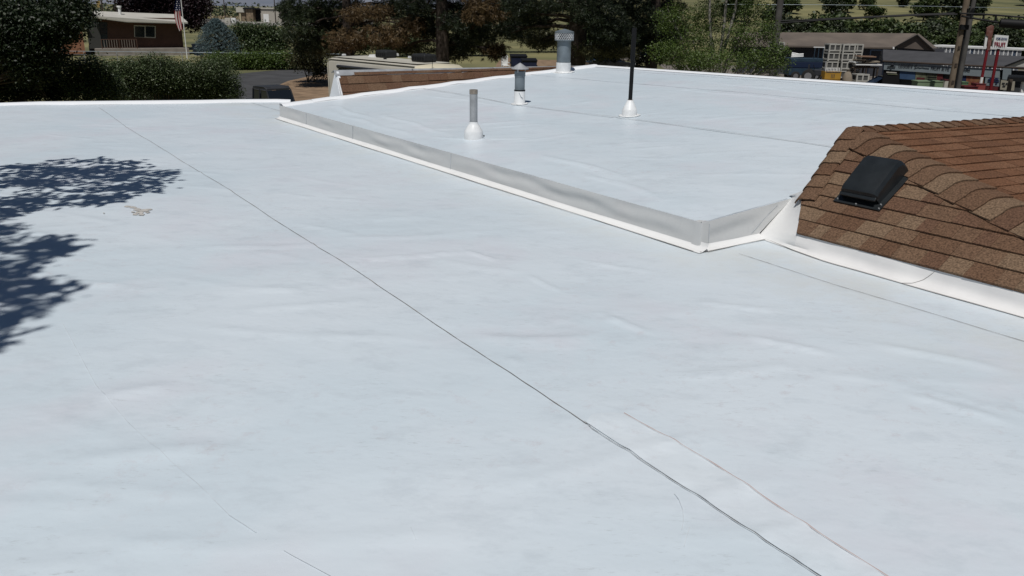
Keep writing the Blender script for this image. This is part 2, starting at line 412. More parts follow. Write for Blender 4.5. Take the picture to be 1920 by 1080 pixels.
# cover strip over the near seam
pa = lowline([(1100, 793), (1250, 895), (1400, 993), (1545, 1088), (1640, 1155)], 16)
pb = lowline([(1170, 776), (1330, 868), (1480, 968), (1660, 1085), (1760, 1150)], 16)
mb = MB(); n_ = len(pa)
pa = [p + Vector((0, 0, .0045)) for i, p in enumerate(pa)]; pb = [p + Vector((0, 0, .0045)) for i, p in enumerate(pb)]
tip = (pa[0] + pb[0]) / 2 + (pa[0] - pa[4]).normalized() * .05
Vs = []
for i in range(n_):
    for k in range(6):
        q = pa[i].lerp(pb[i], k / 5)
        if i == 0: q = q + (pa[0] - pa[6]).normalized() * .06 * math.sin(math.pi * k / 5)
        q.z += .004 * math.sin(k * 1.5 + i * .7) * (0 < k < 5); Vs.append(q)
mb.add(Vs, [(i * 6 + k, i * 6 + k + 1, i * 6 + k + 7, i * 6 + k + 6) for i in range(n_ - 1) for k in range(5)])
strip = mb.build('cover_strip', membrane('cover_strip_membrane', (0.695, 0.75, 0.79), .9, .03), lower, True); strip['label'] = 'narrow cover strip welded over the seam, edges tinted pink'
ribbon('strip_edge', [p + Vector((0, 0, .002)) for p in pb], .0052, M_PINK, lower, .003, .0009)
# dried mud stain
mb = MB(); R2 = random.Random(4)
for (x, y, rx, ry) in ((240, 389, 9, 1.6), (250, 391, 7, 2.2), (258, 395, 8, 3), (270, 397, 13, 2.6), (262, 401, 9, 3), (254, 404, 7, 2), (266, 405, 7, 1.8), (280, 395, 6, 1.4), (250, 400, 4, 1.2), (277, 401, 5, 1.2), (195, 402, 2.5, .8)):
    n = 11; P_ = [lowp(x + rx * math.cos(2 * math.pi * i / n) * R2.uniform(.6, 1.15), y + ry * math.sin(2 * math.pi * i / n) * R2.uniform(.6, 1.15)) + Vector((0, 0, .003 + .0004 * len(mb.f))) for i in range(n)]
    mb.add(P_, [tuple(range(n))])
mb.build('mud_stain', M_STAIN, lower)['kind'] = 'stuff'
# hair-thin marks, scuffs and grit
mb = MB()
def mark(pts, w):
    P = lowline(pts, 6); w *= .75
    for i in range(len(P) - 1):
        d = (P[i + 1] - P[i]).normalized(); s = Vector((-d.y, d.x, 0)) * w / 2; z = Vector((0, 0, .0035))
        mb.add([P[i] - s + z, P[i + 1] - s + z, P[i + 1] + s + z, P[i] + s + z], [(0, 1, 2, 3)])
for pts, w in (([(118, 608), (150, 668), (180, 724), (240, 795), (300, 850), (370, 908), (430, 968), (480, 1000)], .0026), ([(532, 1034), (575, 1056), (620, 1080)], .003), ([(1264, 930), (1272, 942), (1280, 960), (1281, 980), (1278, 998)], .003), ([(1293, 992), (1287, 1012), (1282, 1030)], .003),
    ([(770, 990), (780, 1015)], .002)):
    mark(pts, w)
sm = mb.build('scuff_marks', M_MARK, lower); sm['kind'] = 'stuff'
# raised roof ------------------------------------------------------------------------
def dmax(t): return 6.49 + .123 * t
rc = []
for a, b, h, w in pixel_creases(raised, [((620, 198), (700, 225), .014, .05), ((600, 205), (800, 262), .014, .05), ((700, 212), (850, 255), .012, .05), ((1010, 290), (1200, 340), .014, .05), ((1080, 320), (1250, 375), .012, .05), ((905, 240), (1020, 232), .010, .03), ((900, 262), (1000, 258), .010, .03),
        ((800, 258), (880, 262), .010, .03), ((1120, 320), (1180, 345), .012, .03), ((700, 160), (900, 180), .006, .04), ((1300, 150), (1900, 215), .010, .05), ((1240, 165), (1700, 205), .008, .05), ((780, 175), (960, 200), .007, .04)]):
    rc.append((a, b, h, w))
for i in range(40):
    a = rtd(rnd.uniform(.3, 8), rnd.uniform(.3, 6)); an = rnd.uniform(-.5, .6); rc.append((a, a + Vector((math.cos(an), math.sin(an), 0)) * rnd.uniform(.4, 1.4), rnd.uniform(.002, .006), rnd.uniform(.03, .07)))
def rgrid(t0, t1, nt, d0, nd):
    T, D = np.meshgrid(np.linspace(t0, t1, nt), np.linspace(0, 1, nd)); D = d0 + D * (6.49 + .123 * T - d0)
    X = CF.x + DE.x * T + DN.x * D; Y = CF.y + DE.y * T + DN.y * D
    fade = smooth01(D / .4) * smooth01((6.49 + .123 * T - D) / .4) * smooth01(T / .4) * smooth01((CL - T) / .4 + (D > 1.6) * 2)
    Z = ZR + CURB + SL * D + fade * (crease_field(X, Y, rc) + .005 * np.sin(1.3 * X + .9 * Y) + .003 * np.sin(3 * X - 2.2 * Y) + .0025 * np.sin(5.1 * X + 4.2 * Y))
    return np.stack([X.ravel(), Y.ravel(), Z.ravel()], 1), np.arange(X.size).reshape(X.shape)
V1, i1 = rgrid(0, CL, 230, 0, 180); V2, i2 = rgrid(CL, 15, 90, 1.05, 110); i2 = i2 + len(V1)
q = lambda ii: np.stack([ii[:-1, :-1].ravel(), ii[1:, :-1].ravel(), ii[1:, 1:].ravel(), ii[:-1, 1:].ravel()], 1)
upper = big_mesh('raised_roof', np.concatenate([V1, V2]), np.concatenate([q(i1), q(i2)])[:, ::-1], M_ROOF, bld, True)
upper['label'] = 'raised roof deck of white membrane carrying the vent pipes'
def rline(pts): return [raised(*p, .006) for p in pts]
ribbon('seam', rline([(770, 162), (860, 176), (960, 195), (1030, 205), (1190, 224), (1380, 250), (1560, 275), (1640, 287)]), .012, M_SEAM, upper, .004, .002)
ribbon('seam', rline([(985, 139), (1060, 146), (1180, 156), (1400, 174), (1650, 196), (1920, 220), (2000, 227)]), .014, M_SCUFF, upper, .004, .002)
ribbon('seam', rline([(1150, 131), (1400, 148), (1660, 166), (1920, 187), (2000, 193)]), .016, M_SCUFF, upper, .004, .002)
# membrane edges turned over a raised lip
def lip(name, pts, w, h, mat, parent, inward):
    mb = MB(); P = [Vector(p) for p in pts]; Vs = []; Fs = []
    inward = Vector(inward).normalized()
    prof = [(-.02, -.25), (-.02, h * .7), (0, h), (w * .45, h * .95), (w * .75, h * .45), (w, -.004)]
    for p in P:
        for a, b in prof: Vs.append(p + inward * a + Vector((0, 0, b)))
    k = len(prof)
    for i in range(len(P) - 1):
        for j in range(k - 1): Fs.append((i * k + j, i * k + j + 1, (i + 1) * k + j + 1, (i + 1) * k + j))
    mb.add(Vs, Fs); return mb.build(name, mat, parent, True)
far = [low(0, 197.5), low(75, 195), low(375, 192), low(440, 190.6), low(520, 190.2), FR + Vector((0, 0, ZR))]
far = [FL + Vector((0, 0, ZR))] + far
lip('edge_flashing', far, .16, .045, M_EDGE, bld, (.2, -1, 0))
lip('edge_flashing', [rtd(-.01, .0), rtd(-.01, 3), rtd(-.01, 6.49)], .18, .035, M_EDGE, bld, DE)
lip('edge_flashing', [rtd(t, dmax(t)) for t in (0, 1.3, 2.6, 4, 5.5, 7, 8.5, 10, 12, 15)], .13, .022, M_EDGE, bld, -DN)
lip('edge_flashing', [low(0, 0) * 0 + p for p in (NL + Vector((0, 0, ZR)), FL + Vector((0, 0, ZR)))], .16, .045, M_EDGE, bld, (1, 0, 0))
# outer walls below the eaves
mb = MB(); M_STUCCO = principled('tan_stucco', (.36, .31, .25), .9, var=.1, vscale=2)
ring = [NL, NRt, rtd(15, .6), rtd(15, dmax(15)), rtd(0, dmax(0)), rtd(0, .9), FR, FL]
for a, b in zip(ring, ring[1:] + ring[:1]):
    a, b = Vector((a.x, a.y, 0)), Vector((b.x, b.y, 0)); c_ = Vector((2, 6, 0)); ia = a.lerp(c_, .02); ib = b.lerp(c_, .02)
    mb.add([ia, ib, ib + Vector((0, 0, ZR - .06)), ia + Vector((0, 0, ZR - .06))], [(0, 1, 2, 3)])
mb.build('outer_wall', M_STUCCO, bld)
mb = MB()
for a, b in ((rtd(0.02, 0.02), rtd(.02, 6.45)), (rtd(.02, 6.45), rtd(15, dmax(15) - .05))):
    mb.add([Vector((a.x, a.y, ZR - .3)), Vector((b.x, b.y, ZR - .3)), b - Vector((0, 0, .02)), a - Vector((0, 0, .02))], [(0, 1, 2, 3)])
mb.build('fascia', M_EDGE, bld)

# curb with its flashing panels --------------------------------------------------------
def curbpt(t, off, z): p = CF + DE * t - DN * off; return Vector((p.x, p.y, ZR + z))
tj = [0.0]
for px, py in ((583, 237), (672, 264), (855, 321)):
    p = low(px, py); tj.append((p - CF).dot(DE))
tj.append(CL)
mb = MB(); mb.prism([curbpt(0, -.02, -.05), curbpt(CL - .02, -.02, -.05), curbpt(CL - .02, -.02, CURB - .012), curbpt(0, -.02, CURB - .012)], DN * .3)
curb = mb.build('curb', M_FLASH, bld); curb['label'] = 'low upstand between the two roof levels, wrapped in white flashing'
def flash_panel(P, W_, H_, nrm, name, parent, amp=.009, seed=0):
    """wavy sheet: P(s,h) gives the flat position"""
    ns, nh = max(12, int(W_ / .05)), 10; Vs = []
    for j in range(nh + 1):
        for i in range(ns + 1):
            s, h = i / ns * W_, j / nh
            f = math.sin(math.pi * i / ns) ** .5 * math.sin(math.pi * h) if 0 < i < ns else 0
            a = amp * f * (math.sin(2.1 * s + 5 * h + seed) + .6 * math.sin(4.3 * s - 6 * h + seed * 2) + .35 * math.sin(9 * s + 7 * h + seed))
            Vs.append(P(s, h) + nrm * (a + .002))
    mb = MB(); mb.add(Vs, [(j * (ns + 1) + i, j * (ns + 1) + i + 1, (j + 1) * (ns + 1) + i + 1, (j + 1) * (ns + 1) + i) for j in range(nh) for i in range(ns)])
    return mb.build(name, M_FLASH, parent, True)
for k in range(4):
    a, b = tj[k], tj[k + 1]
    hh = lambda t: CURB + (.035 * max(0, (t - 5.5) / 3.5))
    flash_panel(lambda s, h, a=a: curbpt(a + s, .012 * (1 - h), .035 + (CURB - .028) * h), b - a, 1, -DN, 'flashing_panel', curb, .009 if k > 1 else .005, k * 1.7)
    # top edge line and joint line
    ribbon('flashing_edge', [curbpt(a + (b - a) * i / 12, -.012, CURB + .003) for i in range(13)], .005, M_SCUFF, curb, .003)
    if k < 3:
        mb = MB(); j = curbpt(b, .0145, .03); mb.prism([j, j + DE * .006, curbpt(b, .005, CURB) + DE * .006, curbpt(b, .005, CURB)], -DN * .004)
        mb.build('flashing_joint', M_SCUFF, curb)
# cove strip at the foot, folded onto the roof
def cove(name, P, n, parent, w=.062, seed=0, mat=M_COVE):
    Vs = []; prof = [(.004, .062), (.008, .042), (.018, .028), (.036, .018), (w, .008), (w + .030, .0045)]
    for i in range(n + 1):
        for o, z in prof: Vs.append(P(i / n, o * (1 + .10 * math.sin(i * .35 + seed)), z))
    k = len(prof); mb = MB(); mb.add(Vs, [(i * k + j, i * k + j + 1, (i + 1) * k + j + 1, (i + 1) * k + j) for i in range(n) for j in range(k - 1)][::-1])
    return mb.build(name, mat, parent, True)
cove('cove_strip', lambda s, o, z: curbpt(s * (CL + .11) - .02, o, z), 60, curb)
ribbon('cove_edge', [curbpt(s * .25 - .02, .096 + .005 * math.sin(s * 1.1), .006) for s in range(37)], .006, M_SEAM, curb, .003, .002)
# end face of the curb, turning away to the hip roof
EC = curbpt(CL, 0, 0)
def endpt(d, off, z): p = CF + DE * (CL + off) + DN * d; return Vector((p.x, p.y, ZR + z))
# slanted foot: the face narrows towards the hip roof
flash_panel(lambda s, h: endpt(s * (.66 + .385 * h), .012 * (1 - h), .03 + (CURB + SL * s - .026) * h), 1.0, 1, DE, 'flashing_panel', curb, .007, 9)
mb = MB(); mb.prism([endpt(0, -.02, -.05), endpt(.62, -.02, -.05), endpt(.98, -.02, CURB + SL * .98 - .02), endpt(0, -.02, CURB - .015)], -DE * .2); mb.build('curb_core', M_FLASH, curb)
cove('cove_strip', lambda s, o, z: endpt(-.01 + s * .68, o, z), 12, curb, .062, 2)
ribbon('cove_edge', [endpt(-.08 + i * .08, .096 - .02 * (i == 0), .006) for i in range(10)], .006, M_SEAM, curb, .003, .001)
ribbon('flashing_edge', [endpt(i * .1, -.01, CURB + SL * i * .1 + .003) for i in range(11)], .005, M_SCUFF, curb, .003)
# welded corner patch and lap joints
Vs = []
for j in range(9):
    h = j / 8; z = .004 + (CURB + .002) * h; o_ = .0165 * (1 - h) + .0045
    cp_ = CF + DE * (CL + o_ * .8) - DN * o_ * .8; Vs += [curbpt(CL - .07, o_, z), curbpt(CL - .012, o_ + .001, z), Vector((cp_.x, cp_.y, ZR + z)), endpt(.012, o_ + .001, z), endpt(.07, o_, z)]
top5 = [curbpt(CL - .07, -.05, CURB + .006), curbpt(CL - .03, -.05, CURB + .007), endpt(.05, -.05, CURB + .009), endpt(.05, -.03, CURB + .009), endpt(.07, -.03, CURB + .009)]
Vs += top5; mb = MB(); mb.add(Vs, [(j * 5 + i, j * 5 + i + 1, j * 5 + i + 6, j * 5 + i + 5) for j in range(9) for i in range(4)]); mb.build('corner_wrap', M_FLASH, curb, True)
for d0_, d1_, zt_ in ((.075, .072, CURB - .01), (.56, .86, CURB + .05)):
    mb = MB(); mb.prism([endpt(d0_, .016, .05), endpt(d0_ + .004, .016, .05), endpt(d1_ + .004, .008, zt_), endpt(d1_, .008, zt_)], DE * .002); mb.build('flashing_joint', M_SCUFF, curb)

# shingled hip roof ---------------------------------------------------------------------
HZ = ZR + .13; HA = atz(1497, 437, HZ); PH = math.radians(33)
E0 = HA.copy()
fU, fV = DE.copy(), (DN * math.cos(PH) + Vector((0, 0, math.sin(PH)))); fN = fU.cross(fV).normalized()
if fN.z < 0: fN = -fN
def on_front(px, py):
    d = ray(px, py); t = (E0 - CAM).dot(fN) / d.dot(fN); return CAM + d * t
PK = on_front(1590, 244); HP = on_front(1920, 407); LE = on_front(1504, 374)
fuv = lambda p: ((p - E0).dot(fU), (p - E0).dot(fV))
pk, hp, le = fuv(PK), fuv(HP), fuv(LE)
RD = atz(1920, 224, PK.z) - PK; RD.normalize()
hip_dir = (HP - PK).normalized(); HE = PK + hip_dir * ((HP - PK).length * 1.55)
he = fuv(HE)
# right slope
rU = RD.copy(); dn = hip_dir - rU * hip_dir.dot(rU); rV = -dn.normalized(); rN = rU.cross(rV).normalized()
if rN.z < 0: rN = -rN
RL = 5.5
hipv = lambda p: ((p - PK).dot(rU), (p - PK).dot(rV))
hev = hipv(HE)
def clip_poly(poly, region):
    area = sum(region[i][0] * region[(i + 1) % len(region)][1] - region[(i + 1) % len(region)][0] * region[i][1] for i in range(len(region)))
    if area < 0: region = region[::-1]
    for i in range(len(region)):
        a, b = region[i], region[(i + 1) % len(region)]; out = []
        side = lambda p: (b[0] - a[0]) * (p[1] - a[1]) - (b[1] - a[1]) * (p[0] - a[0])
        for j in range(len(poly)):
            p, q_ = poly[j], poly[(j + 1) % len(poly)]; sp, sq = side(p), side(q_)
            if sp >= 0: out.append(p)
            if (sp >= 0) != (sq >= 0):
                t = sp / (sp - sq); out.append((p[0] + (q_[0] - p[0]) * t, p[1] + (q_[1] - p[1]) * t))
        poly = out
        if len(poly) < 3: return []
    return poly
def shingles(parent, O, U, V_, N, region, expo, mats, seed, wmin=.13, wmax=.30, base=.004, butt=.0135):
    R = random.Random(seed); us = [p[0] for p in region]; vs_ = [p[1] for p in region]
    v = min(vs_); last = None
    while v < max(vs_) - .01:
        u = min(us) - R.uniform(0, .3)
        while u < max(us):
            w = R.uniform(wmin, wmax); rect = [(u, v), (u + w - .002, v), (u + w - .002, v + expo + .02), (u, v + expo + .02)]
            poly = clip_poly(rect, region)
            if len(poly) >= 3 and (max(p[0] for p in poly) - min(p[0] for p in poly)) > .012 and (max(p[1] for p in poly) - min(p[1] for p in poly)) > .02:
                mt = R.choice(mats)
                while mt is last: mt = R.choice(mats)
                last = mt; lam = R.choice((0, .0025, .004)); jit = R.uniform(-.002, .002)
                hgt = lambda q: base + butt * (1 - (q[1] - v) / (expo + .02)) + lam * (1 - .5 * (q[1] - v) / expo)
                top = [O + U * q[0] + V_ * (q[1] + (jit if q[1] < v + .01 else 0)) + N * hgt(q) for q in poly]; bot = [O + U * q[0] + V_ * q[1] for q in poly]
                n = len(poly); mb = MB(); fs = [tuple(range(n))] + [(i, i + n, (i + 1) % n + n, (i + 1) % n) for i in range(n)]
                mb.add(top + bot, fs); mb.build('shingle', mt, parent)
            u += w
        v += expo
mb = MB(); zlow = Vector((0, 0, -.3))
LE2 = E0 + fU * le[0] + fV * le[1]
deck_f = [E0, E0 + fU * 3.2, E0 + fU * he[0] + fV * he[1] if False else HE, PK, LE2]
RE = PK + rU * RL; RB = HE + rU * RL
BL = PK - DE * .30 + Vector((0, 0, -.50)); BR = RE - DE * .30 + Vector((0, 0, -.50))
mb.add([E0, E0 + fU * 3.2, HE, PK, LE2], [(0, 1, 2, 3, 4)])
mb.add([PK, HE, RB, RE], [(0, 1, 2, 3)])
LB = LE2 - DE * .10 + Vector((0, 0, -.12)) 
mb.add([PK, RE, BR, BL], [(0, 1, 2, 3)])
mb.add([LE2, PK, BL], [(0, 1, 2)])
mb.add([HE, E0 + fU * 3.2, E0 + fU * 3.2 + DN * 6, RB], [(0, 1, 2, 3)])
hip = mb.build('hip_roof', M_DECK, bld); hip['label'] = 'brown shingled hip roof rising beside the raised deck'
EXP = .143
shingles(hip, E0, fU, fV, fN, [(0, -.012), (2.6, -.012), (min(he[0], 2.4), he[1]), pk, le], EXP, SH, 3, .10, .26)
# courses of the right slope, counted down from the ridge
rmin = min(hev[1], -1.6)
shingles(hip, PK, rU, rV, rN, [(0, 0), (RL * .62, 0), (RL * .62, hev[1]), hev], EXP, SHR, 5, .14, .30, .004, .010)
def cap_row(parent, A, B, d1, d2, w, expo, mats, seed, back=1.0):
    """bent cap shingles from A (butt side) to B over an edge; d1,d2 run down the two slopes"""
    R = random.Random(seed); ax = (B - A).normalized(); L = (B - A).length; s = 0.0; d1 = d1.normalized(); d2 = d2.normalized()
    nn = (-(d1 + d2)); nn = nn.normalized() if nn.length > 1e-3 else Vector((0, 0, 1))
    if nn.z < 0: nn = -nn
    n1 = ax.cross(d1).normalized(); n1 = n1 if n1.z > 0 else -n1
    n2 = ax.cross(d2).normalized(); n2 = n2 if n2.z > 0 else -n2
    last = None
    while s < L - .02:
        ln = expo + .03; ww = w * R.uniform(.93, 1.06); prof = []
        prof = [d1 * ww + n1 * .020, d1 * ww * .7 + n1 * .022]
        wb_ = ww * back; qa, qb, qc = d1 * ww * .45 + n1 * .023, nn * .034, d2 * wb_ * .45 + n2 * .023
        for b_ in (0, .25, .5, .75, 1): prof.append(qa * (1 - b_) ** 2 + qb * 2 * b_ * (1 - b_) + qc * b_ * b_)
        prof += [d2 * wb_ * .7 + n2 * .022, d2 * wb_ + n2 * .020]
        k = len(prof); Vs = []
        for (t, lift) in ((s, .016), (s + ln, .000)):
            for j, p in enumerate(prof): Vs.append(A + ax * min(t, L + .02) + p + nn * lift + ax * (.003 * math.sin(j * 2 + s) * (lift > 0)))
        bot = [p - nn * (.012 if i < k else .008) for i, p in enumerate(Vs)]
        Vs = Vs + bot; fs = []
        for j in range(k - 1):
            fs += [(j, j + 1, k + j + 1, k + j), (2 * k + j, 3 * k + j, 3 * k + j + 1, 2 * k + j + 1), (j, 2 * k + j, 2 * k + j + 1, j + 1)]
        fs += [(0, k, 3 * k, 2 * k), (k - 1, 3 * k - 1, 4 * k - 1, 2 * k - 1)]
        mt = R.choice(mats)
        while mt is last: mt = R.choice(mats)
        last = mt
        mb = MB(); mb.add(Vs, fs); mb.build('cap_shingle', mt, parent, True); s += expo
fdown = -fV
cap_row(hip, HE, PK + hip_dir * .13, (fdown - hip_dir * fdown.dot(hip_dir)), (-rV - hip_dir * (-rV).dot(hip_dir)), .175, .155, SH, 8)
lh = (PK - LE2).normalized(); ldn = (BL - PK).normalized(); ldn = ldn - lh * ldn.dot(lh); frt = fU - lh * fU.dot(lh)
cap_row(hip, LE2 - lh * .03, PK, frt, ldn, .13, .150, SH, 12, .4)
bdn = (BL - PK).normalized(); bdn = bdn - rU * bdn.dot(rU)
cap_row(hip, PK + rU * .05, PK + rU * RL * .62, -rV, bdn, .125, .135, SH + SHR[:1], 15, .4)
# white flashing along the foot of the hip roof
def hipfoot(s, o, z): p = E0 + DE * s - DN * o; return Vector((p.x, p.y, ZR + z))
FOOT = [(-.03, .126), (.008, .122), (.014, .10), (.018, .075), (.025, .052), (.040, .030), (.066, .013), (.098, .0045)]
def foot_pt(s, o, z):
    k = min(1, .45 + s * 1.6) if o > .03 else 1
    return hipfoot(s, o * k + .003 * math.sin(s * 7 + z * 30), z - (.008 * (1 - min(1, abs(s - 1.02) / .35)) if .04 < z < .12 else 0))
Vs = []; n_ = 70; k = len(FOOT)
for i in range(n_ + 1):
    for o, z in FOOT: Vs.append(foot_pt(3.3 * i / n_, o, z))
mb = MB(); mb.add(Vs, [(i * k + j + 1, i * k + j, (i + 1) * k + j, (i + 1) * k + j + 1) for i in range(n_) for j in range(k - 1)])
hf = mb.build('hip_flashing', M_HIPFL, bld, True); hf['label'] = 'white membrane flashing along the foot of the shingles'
F0 = endpt(.66, .03, .008); F1 = endpt(1.07, -.03, CURB + SL * 1.07 + .012)
ribbon('flashing_edge', [F0 + Vector((0, 0, .002)), F0.lerp(foot_pt(0, .098, .006), .5), foot_pt(0, .105, .006)] + [foot_pt(i * .1, .103, .006) for i in range(1, 33)], .0045, M_SEAM, hf, .003, .001)
jl = [foot_pt(1.02 + .02 * q_, o + .001, z + .0015) for o, z, q_ in ((.004, .122, 3), (.014, .10, 2), (.018, .075, 1), (.025, .052, 0), (.040, .030, -1), (.066, .013, -2.5), (.100, .006, -5))]
mb = MB(); mb.tube(jl, .0016, 5); mb.build('flashing_joint', M_SEAM, hf)
# white upturn on the left flank of the hip roof: a smooth sheet from the curb end to the shingle edge
right_path = [foot_pt(0, o, z) for o, z in FOOT[::-1]][:-1] + [E0 + Vector((0, 0, -.004)) - fU * .003] + [(E0.lerp(LE2, t_) - fU * .005 - fN * .004) for t_ in (.25, .5, .75, 1.0)]
def arc_len(P_):
    L_ = [0]
    for a, b in zip(P_[:-1], P_[1:]): L_.append(L_[-1] + (b - a).length)
    return [x / L_[-1] for x in L_]
al = arc_len(right_path); Vs = []; nc = 9
for t_, rp in zip(al, right_path):
    lp_ = endpt(.645 + .42 * t_, .016 * (1 - t_) - .004, .003 + (CURB + SL * 1.06 + .008) * t_)
    for j in range(nc + 1):
        h = j / nc; q_ = lp_.lerp(rp, h); q_.z -= .022 * math.sin(math.pi * h) * min(1, t_ * 3) * (1 - t_); Vs.append(q_)
for q0 in (.06, .14, .25, .40):
    lp_ = rtd(CL - .05, 1.0 + q0 * 1.2, .010); rp = LE2 + lh * q0 + Vector((0, 0, .006)); right_path.append(rp)
    for j in range(nc + 1): Vs.append(lp_.lerp(rp, j / nc))
mb = MB(); mb.add(Vs, [(i * (nc + 1) + j, i * (nc + 1) + j + 1, (i + 1) * (nc + 1) + j + 1, (i + 1) * (nc + 1) + j) for i in range(len(right_path) - 1) for j in range(nc)])
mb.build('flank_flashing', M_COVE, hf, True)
mb = MB()                      # strip that carries the flank up along the left hip
Vs = []
for i in range(9):
    t = i / 8; a = (LE2 + lh * .30).lerp(PK, t) + DE * .0 - DN * 0; b = a - DE * .10; b.z = rz(b.x, b.y) + .006
    Vs += [a + Vector((0, 0, -.015)), a.lerp(b, .6) - Vector((0, 0, .02 * (1 - t))), b]
mb.add(Vs, [(i * 3 + j, i * 3 + j + 1, i * 3 + j + 4, i * 3 + j + 3) for i in range(8) for j in range(2)])
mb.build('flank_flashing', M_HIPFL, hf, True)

# shingled parapet with a metal ridge at the far left -------------------------------------
par_out = -DE
def parbase(d): return rtd(-.03, d)
ridge0 = 1.02; Pz = 4.575
pR = lambda d: Vector((*(CF + DN * d + par_out * .24).xy, Pz - .010 * (d - 1)))
D1 = 6.15
mb = MB(); b0, b1 = parbase(1.10), parbase(D1); r0, r1 = pR(1.10), pR(D1); o0 = b0 + par_out * .62 + Vector((0, 0, -.22)); o1 = b1 + par_out * .62 + Vector((0, 0, -.22)); b0d = b0 - Vector((0, 0, .12)); b1d = b1 - Vector((0, 0, .12))
mb.add([b0d, b1d, r1, r0, o0, o1], [(0, 1, 2, 3), (3, 2, 5, 4), (0, 3, 4), (1, 5, 2)])
par = mb.build('parapet', M_DECK, bld); par['label'] = 'narrow shingled parapet with metal ridge along the far roof edge'
pU = DN.copy(); pV = (r0 - b0); pV = pV - pU * pV.dot(pU); plen = pV.length; pV.normalize(); pN = pU.cross(pV).normalized()
if pN.dot(DE) < 0: pN = -pN
O_ = b0 - pV * .04
reg = [(0, 0), (D1 - 1.10, 0), (D1 - 1.10, plen + .02), (0, plen + .04)]
shingles(par, O_ - pV * .02, pU, pV, pN, reg, .145, [SH[0], SH[1], SH[4], SH[5], SH[0], SH[4], SH[2]], 21, .16, .36)
mb = MB(); e1 = par_out * .12 + Vector((0, 0, -.05)); e2 = -par_out * .05 + Vector((0, 0, -.085))
for d0_, d1_ in ((1.04, 2.5), (2.5, 4.2), (4.2, D1 + .25)):
    a, b = pR(d0_) + Vector((0, 0, .03)), pR(d1_ + .03) + Vector((0, 0, .03))
    mb = MB(); mb.add([a + e1, a, a + e2, b + e1, b, b + e2], [(0, 1, 4, 3), (1, 2, 5, 4)]); mb.build('metal_ridge', M_GALV, par)
mb = MB(); off = -DN * .02; mb.prism([b0d + off, r0 + off + Vector((0, 0, .02)), o0 + off], -DN * .015); mb.build('end_cap', M_EDGE, par)
mb = MB(); mb.prism([b0 + off + pN * .02 - Vector((0, 0, .1)), b0 + DN * .07 + pN * .022 - Vector((0, 0, .1)), r0 + DN * .02 + pN * .02, r0 + off + pN * .02], -pN * .012); mb.build('end_trim', M_EDGE, par)
lip('base_flashing', [rtd(.02, .5 + i * .3, .012 + .008 * math.sin(i * 2.3)) for i in range(20)], .13, .03, M_EDGE, par, DE)

# ------------------------------------------------------------------ things on the roof
def top_z(px, py, base): return aty(px, py, base.y).z - base.z
def disc_patch(name, c, r, parent, mat, seed=0, h=.006):
    mb = MB(); n = 22; top = [Vector((math.cos(2 * math.pi * i / n) * r * (1 + .05 * math.sin(3 * i + seed)), math.sin(2 * math.pi * i / n) * r * (1 + .05 * math.cos(2 * i + seed)), 0)) for i in range(n)]
    mb.prism([c + p + Vector((0, 0, p.dot(DN) * SL + h)) for p in top], (0, 0, -h)); return mb.build(name, mat, parent)
O0 = Vector((0, 0, 0))
# open galvanised pipe
b = raised(888, 261); h = top_z(891, 168, b)
t = thing('vent_pipe', 'bare galvanised vent pipe with open top, nearest the curb', 'vent pipe', b)
disc_patch('flange', O0, .155, t, M_BOOT, 1); mb = MB()
mb.lathe((0, 0, 0), [(.112, 0), (.110, .085), (.104, .105), (.066, .165), (.052, .185), (.050, .205)], 28, False); mb.build('boot', M_BOOT, t, True)
mb = MB(); mb.lathe((0, 0, 0), [(.046, .0), (.046, h - .05)], 24, False); p = mb.build('pipe', M_GALV, t, True); mb = MB()
mb.lathe((0, 0, 0), [(.046, h - .05), (.048, h - .048), (.048, h), (.040, h), (.040, h - .2)], 24, False); mb.build('pipe_end', M_RUST, t, True)
for a, z in ((.3, .045), (.75, .05)):  # black dots stand in for the tip of the pipe's shadow
    mb = MB(); mb.box((.118 * math.cos(a) + .01, .118 * math.sin(a) - .06, z), (.014, .014, .018)); mb.build('shadow_dot', M_BLACK, t)
# flue with conical rain cap
b = raised(974, 194.5); h = top_z(977, 131, b)
t = thing('flue_pipe', 'grey flue pipe with pointed rain cap and white wrapped base', 'flue', b)
disc_patch('flange', O0, .13, t, M_BOOT, 4)
wz = top_z(975, 169, b); R_ = .078
mb = MB(); mb.lathe((0, 0, 0), [(R_ + .012, 0), (R_ + .004, .015), (R_ + .003, wz - .01), (R_, wz)], 28, False); mb.build('white_wrap', M_BOOT, t, True)
mb = MB(); mb.tube([(-.01, -R_ - .004, wz - .03), (.02, -R_ - .004, wz - .09), (.045, -R_ + .006, wz - .11)], .005, 5); mb.build('wrap_lap', M_SCUFF, t)
mb = MB(); mb.lathe((0, 0, 0), [(R_ + .004, wz - .012), (R_ + .004, wz + .006)], 28, False); mb.build('clamp_band', M_BLACK, t, True)
mb = MB(); mb.lathe((0, 0, 0), [(R_ - .004, wz), (R_ - .004, h * .80), (R_ + .002, h * .81), (R_ + .002, h - .02), (R_ - .02, h - .02)], 28, False); mb.build('pipe', M_GALVD, t, True)
mb = MB(); mb.lathe((0, 0, 0), [(.130, h + .012), (.128, h + .02), (.03, h + .085), (.004, h + .10)], 20); mb.build('rain_cap', M_GALV, t)
for a in (.2, 2.3, 4.3):
    mb = MB(); mb.box((R_ * math.cos(a), R_ * math.sin(a), h), (.014, .014, .07)); mb.build('cap_strut', M_GALV, t)
